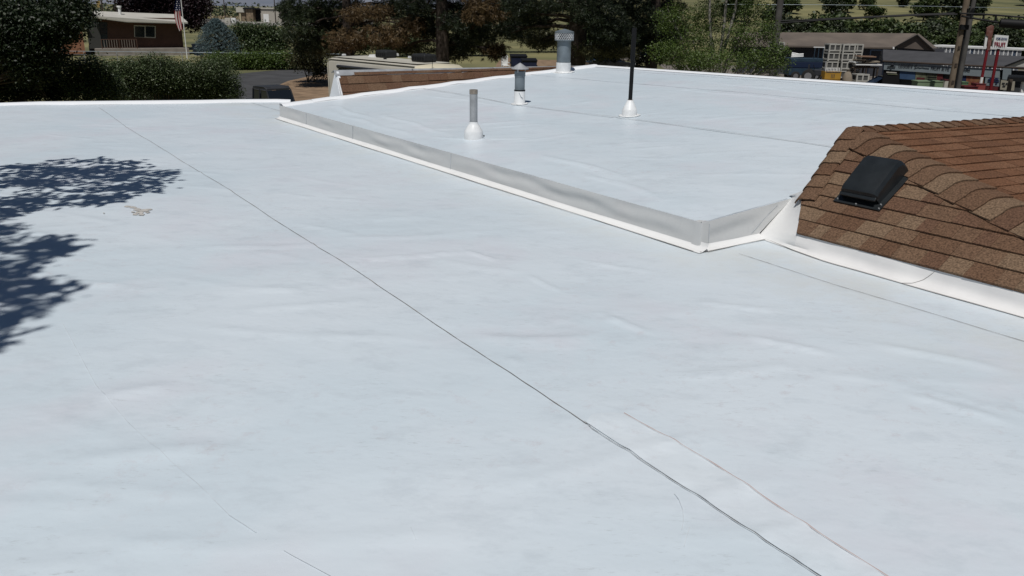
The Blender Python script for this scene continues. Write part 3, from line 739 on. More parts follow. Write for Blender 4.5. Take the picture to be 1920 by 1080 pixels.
# large flue with mesh drum
b = raised(1056, 135.5); h0 = top_z(1058, 75, b); h1 = top_z(1060, 57, b); wz = top_z(1057, 117, b); R_ = .135
t = thing('chimney_flue', 'wide grey flue with perforated drum cap near the roof peak', 'flue', b)
disc_patch('flange', O0, .21, t, M_BOOT, 7)
mb = MB(); mb.lathe((0, 0, 0), [(R_ + .02, 0), (R_ + .004, .02), (R_ + .003, wz)], 32, False); mb.build('white_wrap', M_BOOT, t, True)
mb = MB(); mb.lathe((0, 0, 0), [(R_ - .004, wz - .02), (R_ - .004, h0 - .01)], 32, False); mb.build('pipe', M_GALVD, t, True)
drum = MB(); RD_ = .172
for k in range(26):
    for sgn in (1, -1):
        P_ = []
        for j in range(5):
            a = 2 * math.pi * k / 26 + sgn * .28 * j / 4 * 2; P_.append((RD_ * math.cos(a), RD_ * math.sin(a), h0 + (h1 - h0 - .03) * j / 4))
        drum.tube(P_, .0075, 4, False)
drum.build('drum_mesh', M_GALV, t)
mb = MB(); mb.lathe((0, 0, 0), [(RD_ - .025, h0), (RD_ - .025, h1 - .03)], 24); mb.build('drum_core', M_DARK, t)
mb = MB(); mb.lathe((0, 0, 0), [(RD_ + .006, h0 - .012), (RD_ + .006, h0 + .012), (.10, h0 + .012)], 32, False); mb.build('drum_ring', M_GALVD, t, True)
mb = MB(); mb.lathe((0, 0, 0), [(RD_ + .008, h1 - .045), (RD_ + .008, h1 - .02), (.02, h1 + .025), (.002, h1 + .028)], 32); mb.build('drum_lid', M_GALVD, t, True)
# black mast in a white cone
b = raised(1180, 216.5); h = top_z(1190.5, 52, b)
t = thing('mast_pipe', 'tall thin black mast standing in a white cone boot', 'mast', b)
disc_patch('flange', O0, .14, t, M_BOOT, 2)
mb = MB(); mb.lathe((0, 0, 0), [(.100, 0), (.098, .075), (.09, .085), (.040, .195), (.035, .20)], 28, False); mb.build('boot', M_BOOT, t, True)
mb = MB(); mb.lathe((0, 0, 0), [(.026, .1), (.026, h * .62), (.030, h * .625), (.030, h)], 16); mb.build('mast', M_BLACK, t, True)
mb = MB(); mb.lathe((0, 0, 0), [(.037, .188), (.037, .202)], 18); mb.build('clamp_band', M_RUST, t, True)
# black slant-back vent on the shingles
vo = on_front(1572, 377) + fN * .02
t = thing('roof_vent', 'black plastic slant-back vent on the brown shingles', 'roof vent', vo)
def vp(u, v, w): return fU * u + fV * v + fN * w
mb = MB(); mb.prism([vp(-.02, -.03, 0), vp(.365, -.03, 0), vp(.365, .44, 0), vp(-.02, .40, 0)], fN * .005); 
fl = mb.build('flange', M_VENT, t)
W0, W1 = .02, .325
prof = [(.02, .060), (.025, .100), (.05, .116), (.33, .150), (.385, .132), (.42, .075), (.43, .012)]
mb = MB(); Vs = []
rows_ = [(0, -.03, .010), (.018, -.004, .0), (.05, 0, 0), (.255, 0, 0), (.287, -.004, 0), (.305, -.03, .010)]
for (uo, dw, dv) in rows_:
    for v_, w_ in prof: Vs.append(vp(W0 + uo, v_ + (dv if v_ < .1 else -dv), max(.006, w_ + dw)))
k = len(prof); mb.add(Vs, [(i * k + j, i * k + j + 1, (i + 1) * k + j + 1, (i + 1) * k + j) for i in range(5) for j in range(k - 1)])
Ls = [vp(W0 - .004, .03, .0), vp(W0, .02, .035)]; 
mb.add([vp(W0, .03, .006)] + [Vs[j] for j in range(k)], [tuple(range(k, -1, -1))]); mb.add([vp(W1, .03, .006)] + [Vs[5 * k + j] for j in range(k)], [tuple(range(k + 1))])
mb.build('hood', M_VENT, t, True)
mb = MB(); mb.prism([vp(W0 + .01, .055, .006), vp(W1 - .01, .055, .006), vp(W1 - .01, .055, .09), vp(W0 + .01, .055, .09)], fV * .01); mb.build('louvre', M_DARK, t)
mb = MB(); mb.prism([vp(W0 + .004, .0, .048), vp(W1 - .004, .0, .048), vp(W1 - .004, .022, .060), vp(W0 + .004, .022, .060)], fN * .012); mb.build('drip_edge', M_VENT, t, False, .003)
for u_, v_ in ((.0, .0), (.35, -.012), (.34, .03), (.165, -.015), (.0, .3)):
    mb = MB(); mb.box(vp(u_, v_, .008), (.010, .010, .006)); mb.build('nail_head', M_BOLT, t)

# ------------------------------------------------------------------ foliage builders
def rand_rot(n):
    q = nr.normal(size=(n, 4)); q /= np.linalg.norm(q, axis=1)[:, None]; w, x, y, z = q.T
    return np.stack([np.stack([1 - 2 * (y * y + z * z), 2 * (x * y - z * w), 2 * (x * z + y * w)], 1), np.stack([2 * (x * y + z * w), 1 - 2 * (x * x + z * z), 2 * (y * z - x * w)], 1), np.stack([2 * (x * z - y * w), 2 * (y * z + x * w), 1 - 2 * (x * x + y * y)], 1)], 1)
LEAF = np.array([(0, -.5, 0), (.28, -.05, .05), (0, .5, 0), (-.28, -.05, .05)])
def leaves(name, pts, size, mat, parent, upright=.5):
    n = len(pts); R = rand_rot(n)
    N = R[:, :, 2]; N = N + np.array([0, -.15, upright]) * np.sign(N[:, 2:3] + 1e-6) ; 
    N[:, 2] = np.abs(N[:, 2]); N /= np.linalg.norm(N, axis=1)[:, None]
    A = R[:, :, 0]; A = A - N * np.sum(A * N, 1)[:, None]; A /= np.linalg.norm(A, axis=1)[:, None] + 1e-9; B = np.cross(N, A)
    s = size * nr.uniform(.45, 1.6, n)
    V = pts[:, None, :] + s[:, None, None] * (LEAF[None, :, 0:1] * A[:, None, :] + LEAF[None, :, 1:2] * B[:, None, :] + LEAF[None, :, 2:3] * N[:, None, :])
    return big_mesh(name, V.reshape(-1, 3), np.arange(n * 4).reshape(n, 4), mat, parent)
def blob(c, r, n, shell=.35):
    d = nr.normal(size=(n, 3)); d /= np.linalg.norm(d, axis=1)[:, None]
    return np.array(c) + d * (shell + (1 - shell) * nr.uniform(0, 1, n)[:, None] ** .5) * np.array(r)
def clumped(c, r, nc, per, cs, shell=.3):
    """leaf points gathered in twig clumps inside an ellipsoid"""
    C_ = blob(c, r, nc, shell); P_ = np.repeat(C_, per, 0); return P_ + nr.normal(size=P_.shape) * cs * np.array([1, 1, .7])
def tufts(name, centers, length, mat, parent, needles=15, width=.026, droop=.1):
    n = len(centers); d = nr.normal(size=(n, needles, 3)); d[:, :, 2] = d[:, :, 2] * .8 + .25; ax = nr.normal(size=(n, 1, 3)) * .7; d = d + ax; d /= np.linalg.norm(d, axis=2)[:, :, None]
    L_ = length * nr.uniform(.65, 1.2, (n, needles, 1)); b0 = centers[:, None, :] + d * .02; tip = b0 + d * L_; tip[:, :, 2] -= droop * L_[:, :, 0]
    side = np.cross(d, nr.normal(size=d.shape)); side /= np.linalg.norm(side, axis=2)[:, :, None] + 1e-9
    m = b0 + (tip - b0) * .55
    V = np.stack([b0, m + side * width / 2, tip, m - side * width / 2], 2).reshape(-1, 3)
    return big_mesh(name, V, np.arange(n * needles * 4).reshape(-1, 4), mat, parent)
M_BARK = principled('dark_pine_bark', (.055, .042, .034), .95, var=.35, vscale=4, bump=.02, bscale=9)
M_BARKP = principled('pale_grey_bark', (.26, .24, .21), .9, var=.2, vscale=5)
M_BARKB = principled('brown_bark', (.09, .07, .055), .95, var=.3, vscale=5)
L_PINE = leaf_mat('pine_needles', (.018, .030, .014), (.050, .066, .026), None, .1)
L_PINED = leaf_mat('dark_pine_needles', (.014, .024, .013), (.036, .048, .022), None, .1)
L_DEAD = leaf_mat('dead_brown_needles', (.085, .058, .028), (.165, .108, .050), None, .1)
L_OLIVE = leaf_mat('olive_needles', (.055, .058, .026), (.11, .105, .048), None, .15)
L_LIT = leaf_mat('fresh_green_leaf', (.050, .088, .018), (.110, .155, .036), None, .28)
L_MID = leaf_mat('mid_green_leaf', (.026, .046, .015), (.062, .090, .032), (.14, .17, .10), .2)
L_HEDGE = leaf_mat('hedge_leaf', (.034, .054, .020), (.085, .115, .046), (.26, .29, .19), .22)
L_DKTREE = leaf_mat('shade_tree_leaf', (.018, .034, .012), (.045, .072, .024), (.11, .13, .075), .15)
L_PLUM = leaf_mat('purple_plum_leaf', (.016, .008, .012), (.040, .022, .026), None, .15)
L_SPRUCE = leaf_mat('blue_spruce_needle', (.05, .085, .09), (.15, .21, .22), None, .1)
L_HILL = leaf_mat('orchard_leaf', (.030, .050, .016), (.070, .095, .030), None, .2)
L_HILLD = leaf_mat('juniper_leaf', (.022, .034, .016), (.050, .062, .030), None, .15)
def branch(mb, a, b, r0, r1, sag=0.0, seg=6, kn=5, wob=.05):
    a, b = Vector(a), Vector(b); L_ = (b - a).length; P_ = []; R_ = []
    for i in range(kn + 1):
        t_ = i / kn; q = a.lerp(b, t_); q.z += sag * L_ * math.sin(math.pi * t_) ; w = wob * L_ * math.sin(math.pi * t_) * .5
        P_.append(q + Vector((rnd.uniform(-w, w), rnd.uniform(-w, w), rnd.uniform(-w, w)))); R_.append(r0 + (r1 - r0) * t_)
    mb.tube(P_, R_, seg); return P_
def P3(px, py, y): p = aty(px, py, y); return np.array((p.x, p.y, p.z))

# ------------------------------------------------------------------ big pines beyond the roof
def pine(label, px, Y, blobs, trunk_r, height, group='tall pines behind the roof', lean=0.0, upper_r=5.0, dens=1.0, seed=0):
    g = aty(px, 118, Y); base = Vector((g.x, Y, 0)); t = thing('pine_tree', label, 'tree', base, 0, group); b = np.array(base)
    tr = MB(); tr.tube([(lean * z, .1 * math.sin(z), z) for z in (0, 1, 2.5, 4, 6, 8.5, 11, height)], [trunk_r * 1.25, trunk_r * 1.05, trunk_r, trunk_r * .95, trunk_r * .85, trunk_r * .65, trunk_r * .4, .04], 12)
    tr.build('trunk', M_BARK, t, True)
    br = MB(); G = []; D = []; O = []
    for (x, y, rx, ry, kind, dy) in blobs:
        c = P3(x, y, Y + dy) - b; sc = (Y + dy) / F_PX; r = np.array((rx * sc, max(1.2, rx * sc * .75), ry * sc))
        n = int(dens * 250 * (rx * sc) * (ry * sc)) + 40
        pts = clumped(c, r, max(6, n // 4), 4, .16, .15)
        {'g': G, 'd': G, 'b': D, 'o': O}[kind].append(pts)
        z0 = min(height * .8, max(2.0, c[2] + rnd.uniform(-.2, 1.0))); P_ = branch(br, (lean * z0, 0, z0), c, trunk_r * .28, .03, .06, 6, 6)
        for k in range(7):
            q = pts[rnd.randrange(len(pts))]; st = P_[rnd.randrange(3, 7)]; branch(br, st, q, .035, .008, .04, 4, 3)
    # crown above the picture
    nu = 26
    for k in range(nu):
        z = 8.2 + (height - 8.2) * k / nu; a = k * 2.4 + seed; rr = upper_r * (1.1 - .95 * (k / nu)); c = np.array((math.cos(a) * rr * .65, math.sin(a) * rr * .65, z))
        branch(br, (lean * z, 0, z - .3), c, .09, .02, .05, 5, 4); G.append(clumped(c, (rr * .55, rr * .55, .8), 60, 4, .2, .15))
    br.build('branches', M_BARK, t, True)
    tufts('needles', np.concatenate(G), .30, L_PINE if rnd.random() < .5 else L_PINED, t, 13, .034)
    if D: tufts('dead_needles', np.concatenate(D), .30, L_DEAD, t, 16, .036, .3)['label'] = 'dead brown needle clumps on the lower limbs'
    if O: tufts('olive_needles', np.concatenate(O), .27, L_OLIVE, t, 14, .034)
    return t
pine('broad dark pine with brown dead lower limbs above the camper roof', 655, 62,
     [(565, 18, 45, 26, 'g', 0), (625, 12, 55, 22, 'g', 1), (560, 55, 32, 28, 'g', -1), (575, 85, 30, 20, 'g', 0), (605, 45, 40, 18, 'g', 2), (650, 74, 40, 20, 'b', -2), (720, 68, 52, 22, 'b', -3), (690, 24, 52, 15, 'b', -2), (772, 50, 26, 20, 'b', -3), (665, 50, 70, 12, 'g', 3), (740, 15, 50, 20, 'g', 2), (620, 92, 45, 14, 'o', 1)], .36, 17, seed=1)
pine('straight-trunked pine standing right behind the camper', 830, 58,
     [(800, 8, 60, 18, 'd', 1), (790, 42, 40, 22, 'd', 2), (850, 42, 26, 16, 'g', -2), (905, 18, 42, 26, 'b', -2), (890, 62, 46, 22, 'd', 0), (860, 82, 30, 16, 'g', 1), (765, 88, 26, 12, 'o', 3), (845, 98, 40, 12, 'o', 2), (930, 95, 26, 16, 'b', 4), (955, 40, 34, 18, 'd', 2), (870, 12, 30, 14, 'g', 2), (940, 8, 50, 14, 'd', 3), (880, 38, 50, 16, 'd', 4), (820, 62, 40, 16, 'd', 4)], .46, 18, seed=2)
pine('massive dark pine trunk behind the wide flue with drooping limbs', 1078, 54,
     [(990, 8, 60, 14, 'd', 0), (1050, 4, 50, 12, 'g', -2), (1120, 30, 55, 26, 'g', -2), (1150, 66, 46, 18, 'g', -2), (1120, 92, 50, 12, 'o', -1), (1160, 100, 40, 10, 'o', 0), (990, 30, 40, 12, 'd', 2), (1010, 78, 36, 12, 'o', 4), (1110, 62, 30, 16, 'd', 1), (1105, 5, 50, 14, 'g', 1), (1140, 48, 50, 22, 'd', 3), (1010, 48, 30, 8, 'd', 3), (960, 62, 40, 8, 'd', 3), (1030, 18, 40, 12, 'd', 4)], .62, 19, lean=.02, seed=3)
pine('dense black-green pine just left of the leafy tree', 1222, 60,
     [(1180, 10, 50, 18, 'd', 0), (1215, 40, 44, 26, 'd', -1), (1235, 78, 36, 20, 'd', 0), (1175, 50, 36, 22, 'd', 2), (1250, 12, 40, 20, 'd', 1), (1190, 92, 40, 14, 'd', 2), (1215, 112, 34, 10, 'd', 1), (1245, 105, 26, 14, 'd', 1), (1150, 88, 36, 18, 'd', 4), (1120, 108, 40, 8, 'd', 4), (1255, 55, 36, 26, 'd', 2)], .40, 17, seed=4)

# ------------------------------------------------------------------ broadleaf trees and shrubs
def broadleaf(name, label, px, py0, Y, blobs, mat, leaf, trunk_r, bark, cat='tree', group=None, per=14, dens=1.0, crown_top=None, seed=0, stems=1, z0=0.0):
    g = aty(px, py0, Y); base = Vector((g.x, Y, z0)); t = thing(name, label, cat, base, 0, group); b = np.array(base); pts = []; br = MB()
    cs = [P3(x, y, Y + dy) - b for (x, y, rx, ry, dy) in blobs]
    hub = [Vector((rnd.uniform(-.5, .5) * (stems > 1), rnd.uniform(-.3, .3), 0)) for k in range(stems)]
    for (x, y, rx, ry, dy), c in zip(blobs, cs):
        sc = (Y + dy) / F_PX; r = np.array((rx * sc, max(.5, min(rx * sc, 1.6)), ry * sc)); vol = rx * sc * ry * sc
        nc = int(dens * 42 * vol / (leaf * leaf * per)) + 8
        p = clumped(c, r, nc, per, leaf * 1.7, .15); pts.append(p)
        h = hub[rnd.randrange(stems)]; P_ = branch(br, h, c, trunk_r, trunk_r * .25, .05, 6, 6)
        for k in range(8): branch(br, P_[rnd.randrange(2, 6)], p[rnd.randrange(len(p))], trunk_r * .28, .006, .04, 4, 3)
    if crown_top:
        for (dx, dy, z, r_) in crown_top:
            nc = int(dens * 12 * r_ * r_ / (leaf * leaf * per)) + 8; p = clumped((dx, dy, z), (r_, r_, r_ * .8), nc, per, leaf * 2.2, .3); pts.append(p); branch(br, (0, 0, .5), (dx, dy, z), trunk_r, .04, .05, 6, 5)
    br.build('branches' if stems > 1 else 'trunk', bark, t, True)
    P_ = np.concatenate(pts); leaves('foliage', P_[P_[:, 2] > .02], leaf, mat, t)
    return t
broadleaf('leafy_tree', 'loose bright green tree with pale bare branches beside the grey pole', 1345, 130, 46,
    [(1262, 38, 34, 30, 0), (1255, 98, 40, 24, -1), (1300, 75, 40, 34, 0), (1335, 30, 45, 30, 1), (1340, 112, 60, 22, -2), (1385, 75, 40, 30, 0), (1405, 25, 40, 28, 1), (1420, 112, 40, 22, -1), (1440, 60, 24, 24, 0), (1450, 120, 32, 20, -1), (1460, 95, 20, 14, -1), (1290, 120, 40, 16, -1)],
    L_LIT, .085, .10, M_BARKP, crown_top=[(-1, 0, 8.2, 2), (1, .5, 8.6, 2), (0, 0, 10, 1.6)], dens=.62, stems=4)
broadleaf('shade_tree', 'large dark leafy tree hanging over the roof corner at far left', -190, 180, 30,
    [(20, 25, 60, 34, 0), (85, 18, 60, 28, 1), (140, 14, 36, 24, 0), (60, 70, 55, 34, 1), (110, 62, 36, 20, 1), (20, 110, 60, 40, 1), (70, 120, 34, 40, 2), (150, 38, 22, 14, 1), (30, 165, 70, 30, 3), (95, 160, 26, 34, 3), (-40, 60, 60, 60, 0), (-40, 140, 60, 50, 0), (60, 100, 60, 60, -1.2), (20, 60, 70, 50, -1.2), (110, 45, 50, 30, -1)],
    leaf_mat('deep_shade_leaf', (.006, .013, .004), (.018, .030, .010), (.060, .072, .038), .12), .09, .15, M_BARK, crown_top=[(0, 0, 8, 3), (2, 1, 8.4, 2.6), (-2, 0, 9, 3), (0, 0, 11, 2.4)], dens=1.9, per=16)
broadleaf('lilac_shrub', 'large-leaved shrub in front of the hedge, sunlit on its left side', 160, 190, 33,
    [(140, 138, 34, 28, 0), (175, 130, 34, 24, 0), (125, 168, 30, 24, 1), (165, 170, 44, 26, 0), (200, 160, 30, 36, 0), (55, 140, 30, 20, -1)], L_HEDGE, .085, .04, M_BARKB, 'shrub', per=14, dens=1.3, stems=4)
def hedge(label, spots, Y0, Y1, mat, leaf, group=None, dens=1.3):
    a = aty(spots[0][0], 185, Y0); t = thing('hedge', label, 'hedge', Vector((a.x, Y0, 0)), 0, group); b = np.array(t.location); pts = []; br = MB(); n = len(spots)
    for i, (x, y, rx, ry) in enumerate(spots):
        Y = Y0 + (Y1 - Y0) * i / max(1, n - 1); c = P3(x, y, Y) - b; sc = Y / F_PX; r = (rx * sc, .9, ry * sc)
        pts.append(clumped(c, r, int(dens * 36 * rx * ry * sc * sc / (leaf * leaf * 14)) + 10, 14, leaf * 1.8, .3))
        for k in range(4): branch(br, (c[0] + rnd.uniform(-.3, .3), c[1], 0), (c[0] + rnd.uniform(-.5, .5), c[1] + rnd.uniform(-.3, .3), c[2] + .3), .03, .012, 0, 5, 3)
    br.build('stems', M_BARKB, t); P_ = np.concatenate(pts); leaves('foliage', P_[P_[:, 2] > .02], leaf, mat, t)
hedge('long unclipped hedge running behind the low roof edge', [(x, 142 + 5 * math.sin(x * .06) + (6 if x > 330 else 0), 34, 34 + 4 * math.sin(x * .11)) for x in range(215, 425, 22)] + [(x, 172, 36, 24) for x in range(420, 200, -28)], 37, 40, L_HEDGE, .066)
hedge('lower sunlit hedge along the far side of the driveway', [(x, 117 - .02 * (x - 400), 26, 16) for x in range(405, 575, 20)], 78, 80, L_LIT, .14, dens=1.6)
broadleaf('willow_shrub', 'wispy olive green shrub behind the far hedge', 480, 100, 99, [(455, 62, 26, 20, 0), (490, 66, 30, 22, 0), (520, 72, 24, 24, 0), (475, 88, 44, 14, -1), (510, 92, 34, 12, -1)], L_MID, .22, .08, M_BARKB, 'shrub', per=10, dens=1.6, stems=3)
broadleaf('roadside_shrub', 'small dry olive shrub between driveway and camper', 580, 140, 66, [(565, 112, 22, 18, 0), (590, 118, 20, 20, 0), (585, 96, 26, 14, 1), (600, 135, 14, 12, 0)], L_OLIVE, .15, .05, M_BARKB, 'shrub', per=10, dens=1.4, stems=3)
broadleaf('plum_tree', 'dark purple-leaved tree rising behind the brown house', 300, 60, 112, [(250, 8, 34, 22, 0), (300, 8, 44, 26, 0), (345, 14, 40, 26, 0), (365, 38, 22, 18, 0), (320, 30, 40, 16, 0), (270, 26, 40, 14, 0), (375, 10, 22, 18, 1)], L_PLUM, .26, .16, M_BARKB, per=12, dens=2.2, crown_top=[(0, 0, 8.5, 3.4), (2, 0, 9, 3), (-2, 0, 9, 3)])
for px_, Y_, mt_, lab_, bl_ in ((640, 104, L_MID, 'grey green bush behind the camper, seen under the pine limbs', [(610, 78, 40, 22, 0), (670, 82, 40, 18, 0), (740, 84, 40, 16, 0)]),
        (800, 108, L_OLIVE, 'olive bush showing between the pine trunks behind the camper', [(780, 82, 36, 16, 0), (860, 86, 44, 14, 0), (900, 78, 30, 16, 0)]),
        (1010, 118, L_OLIVE, 'pale olive thicket behind the dumpsters', [(960, 60, 34, 12, 0), (1010, 68, 40, 16, 0), (1050, 74, 26, 16, 0)]),
        (1150, 110, L_MID, 'shaded thicket behind the black car', [(1110, 78, 44, 20, 0), (1170, 74, 44, 22, 0), (1230, 78, 40, 24, 0)])):
    broadleaf('thicket', lab_, px_, 100, Y_, bl_, mt_, .3, .08, M_BARKB, 'shrub', 'thickets behind the pines', per=10, dens=1.6, stems=3)
# blue spruce
g = atz(411, 108); t = thing('blue_spruce', 'young silver-blue spruce beside the flagpole', 'tree', g); pts = []; br = MB(); H_ = 4.15
br.tube([(0, 0, 0), (0, 0, H_ * .5), (0, 0, H_)], [.12, .07, .01], 8); br.build('trunk', M_BARKB, t); br = MB()
for k in range(150):
    f_ = (k + .5) / 150; z = .15 + (H_ - .2) * f_; rr = 3.1 * (1 - f_) ** .62 * rnd.uniform(.8, 1.05) + .08; a = k * 2.39996
    e_ = np.array((math.cos(a) * rr, math.sin(a) * rr, z + rr * .10)); branch(br, (0, 0, z), e_, .03, .008, -.04, 4, 3)
    s_ = nr.uniform(.45, 1.0, 26)[:, None]; pts.append(np.array((0, 0, z)) * (1 - s_) + e_ * s_ + nr.normal(size=(26, 3)) * np.array((.16, .16, .07)) * (.4 + rr * .25))
br.build('branches', M_BARKB, t); tufts('needles', np.concatenate(pts), .17, L_SPRUCE, t, 9, .035)

# tree whose crown throws its shadow on the roof, standing to the left of the building
def in_poly(x, y, poly):
    c = False; j = len(poly) - 1
    for i in range(len(poly)):
        if (poly[i][1] > y) != (poly[j][1] > y) and x < (poly[j][0] - poly[i][0]) * (y - poly[i][1]) / (poly[j][1] - poly[i][1]) + poly[i][0]: c = not c
        j = i
    return c
SHAPES = [([(-90, 312), (0, 311), (60, 308), (108, 314), (112, 301), (180, 298), (250, 305), (272, 318), (322, 324), (298, 345), (285, 362), (235, 372), (165, 387), (100, 384), (60, 396), (15, 412), (-90, 418)], [((10, 348), (120, 372)), ((118, 307), (165, 318)), ((0, 318), (30, 326))]),
          ([(-90, 405), (25, 408), (12, 424), (46, 430), (30, 440), (105, 449), (160, 463), (120, 477), (80, 489), (66, 502), (118, 520), (138, 532), (105, 545), (70, 556), (112, 576), (124, 584), (72, 603), (34, 622), (0, 646), (-90, 680)], [((-20, 486), (60, 498)), ((20, 444), (60, 450))])]
tb = Vector((-9.6, 3.2, 0)); t = thing('overhanging_tree', 'tree left of the building known by its leafy shadow on the roof', 'tree', tb)
pts = []; centers = []
for poly, holes in SHAPES:
    W_ = [low(*p) for p in poly]; x0, x1 = min(p.x for p in W_), max(p.x for p in W_); y0, y1 = min(p.y for p in W_), max(p.y for p in W_); wp = [(p.x, p.y) for p in W_]
    hw = [(low(*a), low(*b_)) for a, b_ in holes]; n = 0; area = (x1 - x0) * (y1 - y0)
    for _ in range(int(area * 88)):
        x, y = rnd.uniform(x0, x1), rnd.uniform(y0, y1)
        if not in_poly(x, y, wp): continue
        if any(min(a.x, b_.x) < x < max(a.x, b_.x) and min(a.y, b_.y) < y < max(a.y, b_.y) for a, b_ in hw) and rnd.random() < .8: continue
        h = rnd.uniform(3.2, 5.0) if holes[0][0][1] < 400 else rnd.uniform(5.0, 7.4); c = Vector((x, y, ZR)) + sun_to * (h / sun_to.z); centers.append(c)
        for k in range(9):
            o = nr.normal(size=3) * np.array((.075, .075, .06)); pts.append(np.array(c) + o)
P_ = np.array(pts) - np.array(tb)
extra = np.concatenate([clumped((dx, dy, z), (1.5, 1.5, 1.1), 80, 10, .12, .2) for dx, dy, z in ((0, 0, 9), (1.0, -1.4, 9.5), (-1.4, 1, 9), (-1, -1.5, 8.5), (0, .5, 11), (-1.5, 0, 10.5), (.8, 2.2, 8.6))])
leaves('foliage', np.concatenate([P_, extra]), .105, L_DKTREE, t, .9)
br = MB(); br.tube([(0, 0, 0), (.1, 0, 2), (.05, .1, 4), (.2, .2, 6), (0, .3, 9)], [.3, .24, .2, .16, .05], 10); br.build('trunk', M_BARKB, t, True); br = MB()
for k in range(16):
    c = centers[rnd.randrange(len(centers))] - tb; branch(br, (.1, .1, 4.5 + rnd.uniform(0, 2)), c, .05, .008, .04, 5, 5)
br.build('branches', M_BARKB, t, True)

# ------------------------------------------------------------------ trees on the slope at right
def make_orchard(name, label, mat, group, leaf=.34, r=(1.9, 1.6, 1.7), zc=1.9, seed=0):
    t = thing(name, label, 'tree', (0, 0, 0), 0, group); br = MB(); br.tube([(0, 0, -.5), (.05, 0, 1), (0, .1, 2.6)], [.16, .13, .06], 7); P_ = []
    for k in range(10):
        a = k * 2.4 + seed; c = np.array((math.cos(a) * r[0] * .6, math.sin(a) * r[1] * .5, zc + rnd.uniform(-1.3, 1.4))); P_.append(clumped(c, (r[0] * .6, r[1] * .6, r[2] * .5), 26, 9, .2, .2)); branch(br, (0, 0, 1), c, .07, .02, 0, 5, 3)
    br.build('trunk', M_BARKB, t); leaves('crown', np.concatenate(P_), leaf, mat, t); return t
LAB1 = 'rounded green tree in the dense row behind the farm sheds'
p1 = make_orchard('orchard_tree', LAB1, L_HILL, 'trees in the dense row behind the farm sheds', seed=1)
p2 = make_orchard('orchard_tree', LAB1, L_HILLD, 'trees in the dense row behind the farm sheds', seed=2)
first = [True, True]
def place(proto, i, x, y, s):
    z = float(hill(x, y)); loc = (x, y, z - .1)
    if first[i]: proto.location = loc; proto.scale = (s, s, s * rnd.uniform(.85, 1.15)); proto.rotation_euler.z = rnd.uniform(0, 6); first[i] = False
    else: dup(proto, loc, rnd.uniform(0, 6), None, (s, s, s * rnd.uniform(.85, 1.15)))
for row, Y in enumerate((104, 112, 121, 131)):
    for k in range(17):
        px = 1380 + k * 36 + rnd.uniform(-20, 20) + row * 9; x = (px - 960) / F_PX * Y * 1.03; i = rnd.random() < .35
        place((p1, p2)[i], int(i), x, Y + rnd.uniform(-5, 5), rnd.uniform(.7, 1.3) * (1.0 if row < 2 else 1.1))
LAB2 = 'dark rounded tree scattered over the dry grass hillside'
q1 = make_orchard('hillside_tree', LAB2, L_HILLD, 'trees scattered over the dry grass hillside', .45, seed=3); q2 = make_orchard('hillside_tree', LAB2, L_HILL, 'trees scattered over the dry grass hillside', .45, seed=5)
first = [True, True]
for px, Y, s in [(1462, 205, 1.3), (1490, 212, 1.2), (1515, 208, 1.3), (1540, 216, 1.5), (1570, 206, 1.2), (1592, 214, 1.4), (1615, 210, 1.2), (1650, 214, 1.7), (1672, 208, 1.7), (1700, 212, 1.5), (1712, 225, 1.3), (1745, 236, 1.0), (1782, 232, 1.7), (1838, 262, 1.8), (1862, 258, 2.0), (1885, 262, 1.6), (1905, 230, 1.8), (1925, 236, 1.8), (1600, 250, 1.2), (1530, 256, 1.3), (1660, 280, 1.5),
                 (1560, 285, 1.4), (1480, 262, 1.5), (1440, 230, 1.6), (1410, 215, 1.5), (1020, 170, 1.2), (985, 180, 1.3), (1050, 190, 1.2), (950, 165, 1.2), (905, 190, 1.3), (1100, 175, 1.4), (1150, 190, 1.4), (1310, 190, 1.5), (1350, 230, 1.5), (1750, 330, 2.2), (1820, 345, 2.2), (1880, 350, 2.4), (1640, 350, 2.2), (1560, 360, 2.2)]:
    i = rnd.random() < .4; place((q1, q2)[i], int(i), (px + rnd.uniform(-12, 12) - 960) / F_PX * Y * 1.03, Y + rnd.uniform(-14, 14), s * rnd.uniform(.6, 1.15))
# far belt of trees on the plain at left
pts = np.stack([nr.uniform(-330, 60, 9000), nr.uniform(395, 470, 9000), nr.uniform(0, 1, 9000)], 1); pts[:, 2] *= 4.6 + 1.6 * np.sin(pts[:, 0] * .08) + 1.2 * np.sin(pts[:, 0] * .31)
o = leaves('far_tree_belt', pts, 1.6, L_HILLD, None); tag(o, 'dark belt of distant trees across the plain', 'trees'); o['kind'] = 'stuff'
pts = np.stack([nr.uniform(-300, 80, 5000), nr.uniform(345, 380, 5000), nr.uniform(0, 1.3, 5000)], 1)
o = leaves('dry_brush', pts, .9, leaf_mat('dry_brush_leaf', (.16, .12, .07), (.28, .22, .13), None, .1), None); tag(o, 'tan dry brush beyond the far road', 'brush'); o['kind'] = 'stuff'

